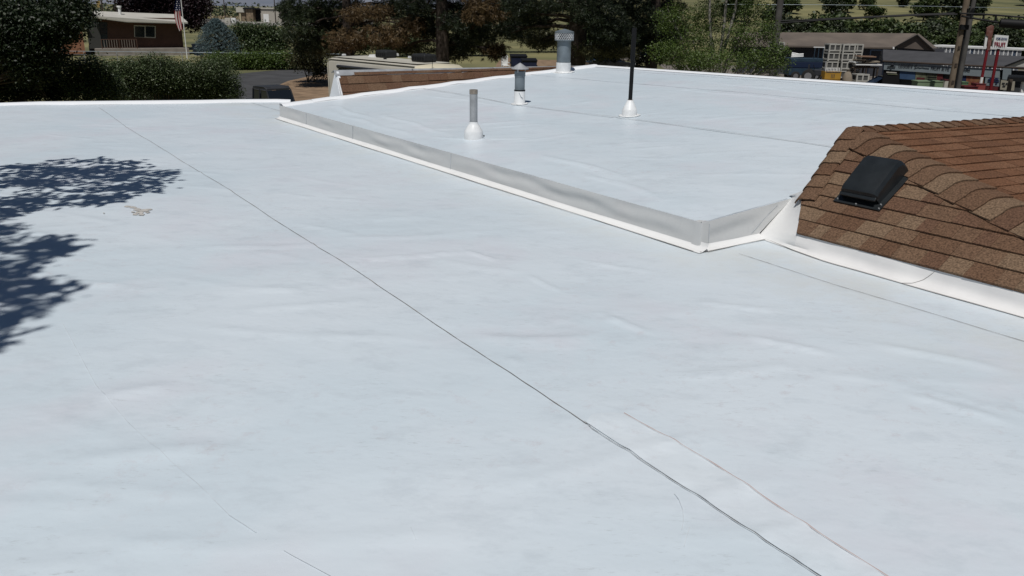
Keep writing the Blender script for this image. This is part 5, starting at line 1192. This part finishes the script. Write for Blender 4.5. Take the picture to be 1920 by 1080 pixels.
M_BB = principled('blue_banner', (.025, .055, .12), .7, color2=(.06, .11, .19), vscale=.9); M_FRUITR = principled('red_fruit_print', (.16, .035, .022), .7, color2=(.26, .13, .06), vscale=3.2, detail=2); M_GREENB = principled('green_print', (.07, .085, .05), .7, color2=(.20, .20, .13), vscale=2.6); M_NAVYB = principled('navy_banner', (.014, .022, .07), .7); M_REDB = principled('dark_red_print', (.10, .018, .020), .7, var=.3, vscale=3)
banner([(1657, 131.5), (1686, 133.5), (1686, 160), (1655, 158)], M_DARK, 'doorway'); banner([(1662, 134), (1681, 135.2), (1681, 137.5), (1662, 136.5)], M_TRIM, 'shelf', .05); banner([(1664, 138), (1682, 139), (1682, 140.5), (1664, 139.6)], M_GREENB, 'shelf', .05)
banner([(1687, 131.5), (1716, 133.5), (1716, 150), (1687, 148)], M_BB); banner([(1717, 134.5), (1737, 136), (1736, 153), (1716, 151)], M_GREENB); banner([(1719, 145), (1734, 146), (1733, 151), (1718, 150)], M_REDB, 'print_patch', .05)
banner([(1738, 136), (1757, 137.5), (1756, 153), (1737, 151.5)], M_GREENB, 'fruit_shelf', .03)
for k in range(3): banner([(1739, 138.5 + k * 4.5), (1756, 139.7 + k * 4.5), (1756, 141.3 + k * 4.5), (1739, 140.1 + k * 4.5)], M_DARK, 'shelf_gap', .06)
banner([(1757, 137.5), (1768, 138.3), (1767, 153.5), (1756, 152.5)], M_REDB); banner([(1797, 137.5), (1812, 139), (1811, 158), (1797, 156)], M_NAVYB); banner([(1799, 139), (1809, 139.7), (1809, 142.5), (1799, 142)], M_BOARD, 'print_patch', .05)
banner([(1812, 139.5), (1845, 142), (1843, 165), (1811, 162)], M_FRUITR)
sg = banner([(1848, 143), (1876, 145), (1874, 162), (1846, 160)], M_BOARD, 'ice_banner', .08)
for x in (1857, 1868):
    banner([(x - 5, 149.5), (x, 145.5), (x + 5, 150.2)], M_NAVYB, 'arrow_print', .12); banner([(x - 5, 151.5), (x + 5, 152.3), (x + 5, 153.8), (x - 5, 153)], M_NAVYB, 'bar_print', .12); banner([(x - 1.4, 155), (x + 1.4, 155.2), (x + 1.4, 157.6), (x - 1.4, 157.4)], M_NAVYB, 'dot_print', .12)
banner([(1845, 161), (1875, 163), (1874, 171), (1844, 169)], M_REDB, 'red_skirting', .09)
banner([(1881, 128), (1896, 129), (1895, 150), (1879, 149)], M_BOARD, 'notice_board', .3); banner([(1877, 150), (1903, 152), (1901, 170), (1875, 168)], principled('cream_notice', (.36, .33, .26), .8), 'price_board', .3)
for x, y in ((1879, 155), (1886, 155.5), (1880, 160)): banner([(x, y), (x + 5, y + .3), (x + 5, y + 2), (x, y + 1.7)], M_LET, 'price_mark', .34)
# counters and boxes in front of the stand
def yard_box(name, label, cat, px0, px1, py0, py1, Y, depth, mat, extra=None, legs=False):
    a, b_ = aty(px0, py1, Y), aty(px1, py1, Y); zt = aty((px0 + px1) / 2, py0, Y).z; w = (b_ - a).length; t = thing(name, label, cat, ((a.x + b_.x) / 2, Y, 0)); zb = max(.0, (a.z + b_.z) / 2) if not legs else zt - .3
    z0 = 0.0 if not legs else zb
    mb = MB(); mb.box((0, 0, (z0 + zt) / 2), (w, depth, zt - z0)); mb.build('body', mat, t, False, .03)
    mb = MB(); mb.box((0, 0, zt + .02), (w * 1.04, depth * 1.06, .05)); mb.build('top', extra or mat, t)
    if legs:
        for sx in (-1, 1):
            for sy in (-1, 1): mb = MB(); mb.box((sx * w * .45, sy * depth * .42, z0 / 2), (.07, .07, z0)); mb.build('leg', M_TRIM, t)
    return t
yard_box('display_counter', 'pale green display counter in front of the fruit stand', 'counter', 1714, 1762, 152.5, 161, 50.5, .8, principled('pale_green_cloth', (.17, .23, .14), .8, var=.12, vscale=2))
yard_box('drinks_cooler', 'red drinks cooler in front of the fruit stand', 'cooler', 1824, 1842, 157.5, 167, 49, .6, principled('red_plastic', (.26, .06, .055), .5), M_REDB)
yard_box('produce_tub', 'white and red produce tub beside the utility pole', 'tub', 1766, 1776, 150, 160, 50.2, .6, M_TRIM, M_REDB)
yard_box('green_display', 'small green display heap just right of the utility pole', 'display', 1797, 1809, 154, 162, 50, .7, principled('leaf_green_cloth', (.10, .17, .09), .8, var=.3, vscale=4))
yard_box('red_table', 'red covered table at the foot of the red sign posts', 'table', 1800, 1826, 162, 170, 49, .8, M_REDB)
# gabled porch at the frame's right edge
t = thing('open_porch', 'dark open porch with a pale gable at the right edge', 'porch', aty(1915, 160, 46).xy.to_3d()); base = Vector(t.location); wp_ = Wall(aty(1880, 150, 46.5).xy, aty(2000, 150, 45).xy)
hp_(lambda m: m.prism([wp_.at(1884, 124), wp_.at(1960, 96), wp_.at(2040, 130)], -wp_.n * .2), 'gable', principled('pale_gable', (.42, .41, .38), .8)); hp_(lambda m: m.prism([wp_.at(1882, 124, .1), wp_.at(1960, 94, .1), wp_.at(1960, 97, .1), wp_.at(1886, 125.5, .1)], -wp_.n * .3), 'barge_board', M_BLACK)
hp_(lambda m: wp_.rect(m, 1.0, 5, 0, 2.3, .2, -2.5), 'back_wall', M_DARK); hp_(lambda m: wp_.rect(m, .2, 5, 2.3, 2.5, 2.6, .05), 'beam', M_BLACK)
for px, mt in ((1893, M_BARKB), (1918, M_WHITE)): c = aty(px, 160, 46.2) - base; mb = MB(); mb.box((c.x, c.y, 1.2), (.16, .16, 2.4)); mb.build('post', mt, t)
for k in range(6): mb = MB(); mb.box((1.0 + .25 * k - 1.6, 1.2, .8 + .25 * (k % 3)), (.22, .3, .2)); mb.build('hanging_goods', M_BROWN if k % 2 else M_STONE, t)
# pale greenhouse roof behind the stand
t = thing('greenhouse', 'long white-framed greenhouse roof behind the fruit stand', 'greenhouse', aty(1830, 100, 92).xy.to_3d()); base = Vector(t.location); wg = Wall(aty(1745, 95, 95).xy, aty(1915, 100, 88).xy); M_POLY = principled('milky_film', (.30, .32, .36), .4, color2=(.46, .47, .48), vscale=1.2)
UG = (wg.b - wg.a).length; zt0 = wg.at(1830, 90).z
for k in range(22):
    u0 = UG * k / 22; hp_(lambda m: wg.rect(m, u0 + .06, u0 + UG / 22 - .06, .2, zt0 - .12, .05), 'pane', M_POLY if k % 5 else M_BB); hp_(lambda m: wg.rect(m, u0 - .05, u0 + .05, 0, zt0 - .05, .1, .03), 'glazing_bar', M_WHITE)
hp_(lambda m: wg.rect(m, -.1, UG + .1, zt0 - .06, zt0 + .12, 3, .1), 'ridge_rail', M_WHITE); hp_(lambda m: m.prism([wg.a + Vector((0, 0, .1)), wg.b + Vector((0, 0, .1)), wg.b + Vector((0, 0, zt0 - .15)), wg.a + Vector((0, 0, zt0 - .15))], -wg.n * .02 + Vector((0, .3, 0))), 'inner_film', M_POLY)
# red posts with the FRUIT sign
ps = aty(1862, 172, 49.5); t = thing('fruit_sign', 'white FRUIT sign held up by two red posts', 'sign', (ps.x, ps.y, 0)); base = Vector(t.location); M_REDP = principled('red_post_paint', (.17, .012, .018), .5, var=.15, vscale=3)
wq = Wall(aty(1840, 120, 49.5).xy, aty(1900, 120, 49.4).xy)
for pts_, r_ in (((1871.5, 95), .085), ((1851, 94), .07)):
    tp = wq.at(*pts_) - base; 
    mb = MB(); mb.tube([(tp.x, tp.y, 0), tp + Vector((0, 0, .1))], r_, 10); mb.build('post', M_REDP, t, True)
plate = hp_(lambda m: m.prism([wq.at(1866, 65, .16), wq.at(1891.5, 67, .16), wq.at(1887.5, 91, .16), wq.at(1861, 89, .16)], -wq.n * .12), 'plate', M_WHITE)
letter('FRUIT', 1864.5, 86.6, 1886, 88.4, 8.4, plate, principled('crimson_letter', (.25, .012, .035), .6), wq, .19); letter('HOME GROWN', 1868, 74.2, 1888.5, 75.6, 4.6, plate, M_LETB, wq, .19)
# second sign: rusty arrow on a red and white pole
t2 = thing('rusty_sign', 'rusted arrow-shaped sign on a red and white pole', 'sign', t.location + Vector((-.62, -.4, 0))); base = Vector(t2.location); t = t2
hp_(lambda m: m.prism([wq.at(1860, 47, .5), wq.at(1864, 49, .5), wq.at(1861, 66, .5), wq.at(1856.5, 94, .5), wq.at(1851, 94, .5), wq.at(1853, 68, .5), wq.at(1849, 66, .5), wq.at(1850.5, 52, .5)], -wq.n * .1), 'arrow_board', principled('rust', (.12, .04, .03), .9, color2=(.22, .12, .10), vscale=4))
hp_(lambda m: m.prism([wq.at(1848.5, 64, .45), wq.at(1853, 65, .45), wq.at(1849, 89, .45), wq.at(1845, 88.5, .45)], -wq.n * .08), 'white_panel', M_WHITE)
c = wq.at(1851, 94, .45) - base; mb = MB(); mb.tube([(c.x, c.y, 2.3), c], .08, 8); mb.build('upper_pole', M_REDP, t2); mb = MB(); mb.tube([(c.x, c.y, 1.7), (c.x, c.y, 2.3)], .08, 8); mb.build('white_band', M_WHITE, t2); mb = MB(); mb.tube([(c.x, c.y, 0), (c.x, c.y, 1.7)], .08, 8); mb.build('lower_pole', M_GALV, t2)
# utility poles and lines
M_POLE = principled('weathered_pole_wood', (.13, .098, .070), .9, color2=(.19, .15, .11), vscale=3); M_POLED = principled('grey_pole_wood', (.085, .080, .075), .9, var=.2, vscale=3)
def upole(label, pxb, Y, r, mat, h, pyb=150):
    c = aty(pxb, pyb, Y); t = thing('utility_pole', label, 'utility pole', (c.x, Y, 0)); mb = MB(); mb.tube([(0, 0, 0), (0, 0, h * .5), (0, 0, h)], [r, r * .9, r * .7], 12); mb.build('shaft', mat, t, True); return t
UP1 = upole('thick brown utility pole in front of the fruit stand', 1786, 46.5, .19, M_POLE, 10.5); UP2 = upole('thinner grey pole right behind the thick brown utility pole', 1799, 48.5, .14, M_POLED, 10)
UP3 = upole('dark grey utility pole at the right edge of the leafy tree', 1449, 50, .21, M_POLED, 10.5, 130)
mb = MB(); mb.tube([(.13, -.20, 0), (.10, -.20, 3), (.12, -.18, 5.2), (.05, -.2, 6)], .05, 6); mb.build('riser_conduit', M_BLACK, UP1)
for z in (1.2, 2.2, 3.1, 4.0, 5.0): mb = MB(); mb.box((-.05, -.19, z), (.12, .04, .16)); mb.build('pole_step', M_BARK, UP1)
mb = MB(); mb.box((.02, -.2, 5.05), (.4, .2, .25)); mb.build('cable_clamp', M_BLACK, UP1); mb = MB(); mb.box((1.0, 0, 9.6), (2.4, .14, .16)); mb.build('crossarm', M_POLE, UP1)
zc = aty(1800, 27, 46.5).z
def cable(label, pts, r, mat=M_BLACK):
    P_ = [Vector(p) for p in pts]; out = []
    for a, b_ in zip(P_[:-1], P_[1:]): out += [a.lerp(b_, i / 8) for i in range(8)]
    out.append(P_[-1]); mb = MB(); mb.tube(out, r, 6); return tag(mb.build('overhead_cable', mat, None, True), label, 'cable')
def line_px(pxs, y0, y1): n = len(pxs); return [aty(x, y, y0 + (y1 - y0) * i / (n - 1)) for i, (x, y) in enumerate(pxs)]
cable('thick black overhead cable between the two utility poles, upper one', line_px([(1452, 40), (1540, 36), (1620, 32), (1700, 28), (1790, 25)], 50, 46.3), .045)
cable('thick black overhead cable between the two utility poles, lower one', line_px([(1452, 44), (1540, 38), (1620, 33.5), (1700, 29.5), (1795, 27)], 50, 46.2), .045)
cable('upper black cable running right from the thick utility pole', line_px([(1800, 25), (1850, 27), (1900, 31), (1990, 38)], 46.2, 44), .05)
cable('lower black cable running right into the black splice case', line_px([(1803, 30), (1840, 37), (1872, 42)], 46.2, 45), .06)
cable('thin pale wire across the hillside above the farm shed', line_px([(1340, 8), (1560, 9), (1760, 12), (1990, 17)], 62, 58), .012, M_GALVD)
c0_, c1_ = aty(1873, 43, 45), aty(1985, 50, 44); t = thing('splice_case', 'long black cable splice case hanging at the right edge', 'cable case', c0_); mb = MB(); d_ = c1_ - c0_; mb.tube([O0, d_ * .02, d_ * .97, d_], [.06, .23, .23, .06], 14); mb.build('shell', M_BLACK, t, True)
for px in (1822, 1845, 1868):
    a_, b_ = aty(px, 26.5 + (px - 1822) * .03, 45.8), aty(px - 2, 36 + (px - 1822) * .12, 45.8); mb = MB(); mb.tube([a_ - c0_, b_ - c0_], .05, 6); mb.build('hanger_strap', M_BLACK, t)
# stacked fruit bins
M_BINW = principled('white_fruit_bin', (.42, .41, .37), .7, var=.12, vscale=2.5); M_BIND = principled('bin_shadow_slot', (.09, .09, .085), .9)
def fruit_bin(label, loc, rotz, w=1.12, h=.74, mat=None, group='white fruit bins stacked in the yard'):
    t = thing('fruit_bin', label, 'bin', loc, rotz, group); mat = mat or M_BINW; d = 1.05
    for sx in (-1, 1):
        for sy in (-1, 1): mb = MB(); mb.box((sx * (w / 2 - .06), sy * (d / 2 - .06), h / 2), (.12, .12, h)); mb.build('corner_post', mat, t)
    for sy in (-1, 1):
        for z in (h - .06, .16): mb = MB(); mb.box((0, sy * (d / 2 - .03), z), (w - .1, .055, .11)); mb.build('rail', mat, t)
        mb = MB(); mb.box((0, sy * (d / 2 - .03), h / 2 + .05), (.11, .052, h - .2)); mb.build('mid_post', mat, t); mb = MB(); mb.box((0, sy * (d / 2 - .07), h / 2 + .05), (w - .2, .03, h - .25)); mb.build('panel', M_BIND, t)
    for sx in (-1, 1):
        for z in (h - .06, .16): mb = MB(); mb.box((sx * (w / 2 - .03), 0, z), (.055, d - .2, .11)); mb.build('rail', mat, t)
        mb = MB(); mb.box((sx * (w / 2 - .07), 0, h / 2 + .05), (.03, d - .2, h - .25)); mb.build('panel', M_BIND, t)
    mb = MB(); mb.box((0, 0, .1), (w - .12, d - .12, .06)); mb.build('floor', mat, t)
    return t
colx = [(aty(1556, 148, 77).x, 77.4, 'left', 4), (aty(1580, 148, 77).x, 77.0, 'middle', 4), (aty(1601, 148, 77).x - .1, 77.6, 'right', 4)]
lv = ['bottom', 'second', 'third', 'top']; proto = None
for cx, cy, side, n in colx:
    for k in range(n):
        lab = '%s white fruit bin of the %s stack beside the shed' % (lv[k], side)
        if proto is None: proto = fruit_bin(lab, (cx, cy, .1 + k * .76), .06)
        else: dup(proto, (cx + rnd.uniform(-.03, .03), cy, .1 + k * .76), .06 + rnd.uniform(-.05, .05), lab)
dup(proto, (aty(1455, 95, 79).x, 79, aty(1455, 94, 79).z), .1, 'single white fruit bin seen right of the dark grey pole')
dup(proto, (aty(1609, 148, 74).x, 73.6, .05), .04, 'low white fruit bin standing alone in front of the scrap pile')
t = thing('yellow_crate', 'yellow fruit crate in front of the white bin stacks', 'crate', (aty(1553, 148, 73).x, 72.6, 0)); M_YEL = principled('yellow_crate_paint', (.42, .235, .035), .6, var=.1, vscale=3); w = 1.36
for sy in (-1, 1): mb = MB(); mb.box((0, sy * .52, .72), (w, .05, .62)); mb.build('side_panel', M_YEL, t)
for sx in (-1, 1): mb = MB(); mb.box((sx * (w / 2 - .025), 0, .72), (.05, .98, .62)); mb.build('end_panel', M_YEL, t)
mb = MB(); mb.box((0, -.555, .98), (w * .9, .02, .07)); mb.build('hand_slot', M_BARKB, t); mb = MB(); mb.box((0, 0, .3), (w, 1.04, .2)); mb.build('base', M_YEL, t)
for k in (-.12, 0, .12): mb = MB(); mb.box((k, -.556, .66), (.05, .02, .3)); mb.build('stencil_mark', M_BARKB, t)
for k in range(10): mb = MB(); mb.box((-w * .42 + k * w * .093, -.3, 1.16), (.06, .05, .34)); mb.build('bundle_stake', M_WHITE, t)
# blue machinery trailer; navy middle box stands in for the shaded gap between beds
M_BLUE = principled('blue_machine_paint', (.026, .048, .072), .5, var=.15, vscale=2); c = aty(1503, 145, 76)
t = thing('blue_trailer', 'blue farm trailer loaded with white pipes left of the bins', 'trailer', (c.x, 76, 0), .05)
for z, h, mt, n in ((.75, .6, M_BLUE, 'lower_bed'), (1.35, .5, principled('gap_shade_navy', (.014, .024, .055), .5), 'side_panel'), (1.75, .3, M_BLUE, 'upper_bed')): mb = MB(); mb.box((0, 0, z), (2.9, 1.5, h)); mb.build(n, mt, t, False, .03)
for x in (.65, 1.0, 1.4): mb = MB(); mb.box((x, -.6, 2.35), (.06, .06, 1.0)); mb.build('rack_post', M_BLUE, t)
mb = MB(); mb.box((1.0, -.6, 2.86), (1.0, .08, .08)); mb.build('rack_bar', M_WHITE, t)
for k in range(5): mb = MB(); mb.tube([(-1.35 + .08 * k, -.5 + .2 * k, 2.0 + .08 * k), (-.2 + .05 * k, -.3 + .15 * k, 2.05 + .1 * (k % 3))], .06, 6); mb.build('white_pipe', M_WHITE, t)
for x in (-.9, .9): wheel(t, x, -.8, .4, .24); wheel(t, x, .8, .4, .24)
# scrap timber
M_WOOD = principled('weathered_board', (.24, .20, .15), .9, var=.2, vscale=2); M_PLY = principled('reddish_board', (.24, .15, .10), .9)
gp_ = 'loose boards on the timber stack'
base_ = aty(1630, 140, 76)
labs = ['reddish plywood sheet lying on top of the timber stack', 'long pale board across the timber stack', 'short pale board sticking out of the timber stack', 'grey board low in the timber stack', 'white board propped in the timber stack', 'lowest dark board of the timber stack']
for k, (dx, z, w_, mt, rz_) in enumerate(((-.2, 2.12, 1.6, M_PLY, .05), (.1, 1.42, 2.3, M_WHITE, .0), (.5, 1.66, 1.2, M_WOOD, -.12), (-.4, 1.80, 1.3, M_WOOD, .1), (-.9, 1.60, .9, M_WHITE, .25), (0, 1.15, 2.4, M_BARKB, 0))):
    mb = MB(); mb.box((0, 0, 0), (w_, .9, .09), Matrix.Rotation(rz_ * .4, 3, 'Y')); o = mb.build('timber_board', mt); o.location = (base_.x + dx - .4, 76 + .1 * k, z); o.rotation_euler.z = rz_; tag(o, labs[k], 'board', gp_)
t = thing('timber_rack', 'dark trestle rack carrying the timber stack', 'rack', (base_.x - .4, 76.2, 0))
for x in (-1, 0, 1):
    for y in (-.35, .35): mb = MB(); mb.box((x, y, .55), (.12, .12, 1.1)); mb.build('leg', M_BARK, t)
for z in (1.28, 1.54, 1.72, 1.95): mb = MB(); mb.box((-.2, 0, z), (1.1, .6, .1)); mb.build('spacer', M_BARK, t)
t = thing('steel_frame', 'empty dark steel frame standing by the shed wall', 'frame', (aty(1640, 140, 79).x, 79, 0))
for x in (-.7, .7): mb = MB(); mb.box((x, 0, 1.3), (.1, .1, 2.6)); mb.build('upright', M_NAVY, t)
mb = MB(); mb.box((0, 0, 2.55), (1.3, .09, .1)); mb.build('crossbar', M_NAVY, t)
c = aty(1589, 146, 73.5); t = thing('canvas_sack', 'tan canvas sack slumped beside the low fruit bin', 'sack', (c.x, 73.5, 0)); mb = MB(); mb.lathe((0, 0, 0), [(.2, 0), (.42, .1), (.40, .5), (.28, .85), (.12, 1.0), (.16, 1.1)], 12); mb.v = [(x * (1 + .15 * math.sin(5 * z + 3 * x)), y, z) for x, y, z in mb.v]; mb.build('body', M_WOOD, t, True); mb = MB(); mb.lathe((0, 0, .95), [(.15, 0), (.16, .05)], 10); mb.build('tie', M_BARK, t)
t = thing('tractor', 'small dark tractor between the blue trailer and the yellow crate', 'tractor', (aty(1531, 148, 73).x, 73.4, 0), -.4)
mb = MB(); mb.box((.4, 0, .85), (1.1, .55, .5)); mb.build('hood', M_CHARC, t, False, .05); mb = MB(); mb.box((-.5, 0, .8), (.6, .5, .4)); mb.build('chassis', M_BLACK, t); mb = MB(); mb.box((-.6, 0, 1.25), (.12, .5, .5)); mb.build('seat', M_CHARC, t)
mb = MB(); mb.tube([(-.1, 0, 1.1), (-.25, 0, 1.45)], .03, 6); mb.build('steering_column', M_BLACK, t); mb = MB(); mb.tube([(.7, .2, 1.1), (.7, .2, 1.8)], .04, 6); mb.build('exhaust', M_GALV, t)
for y in (-.55, .55): wheel(t, -.55, y, .55, .3); wheel(t, .75, y * .8, .34, .2)
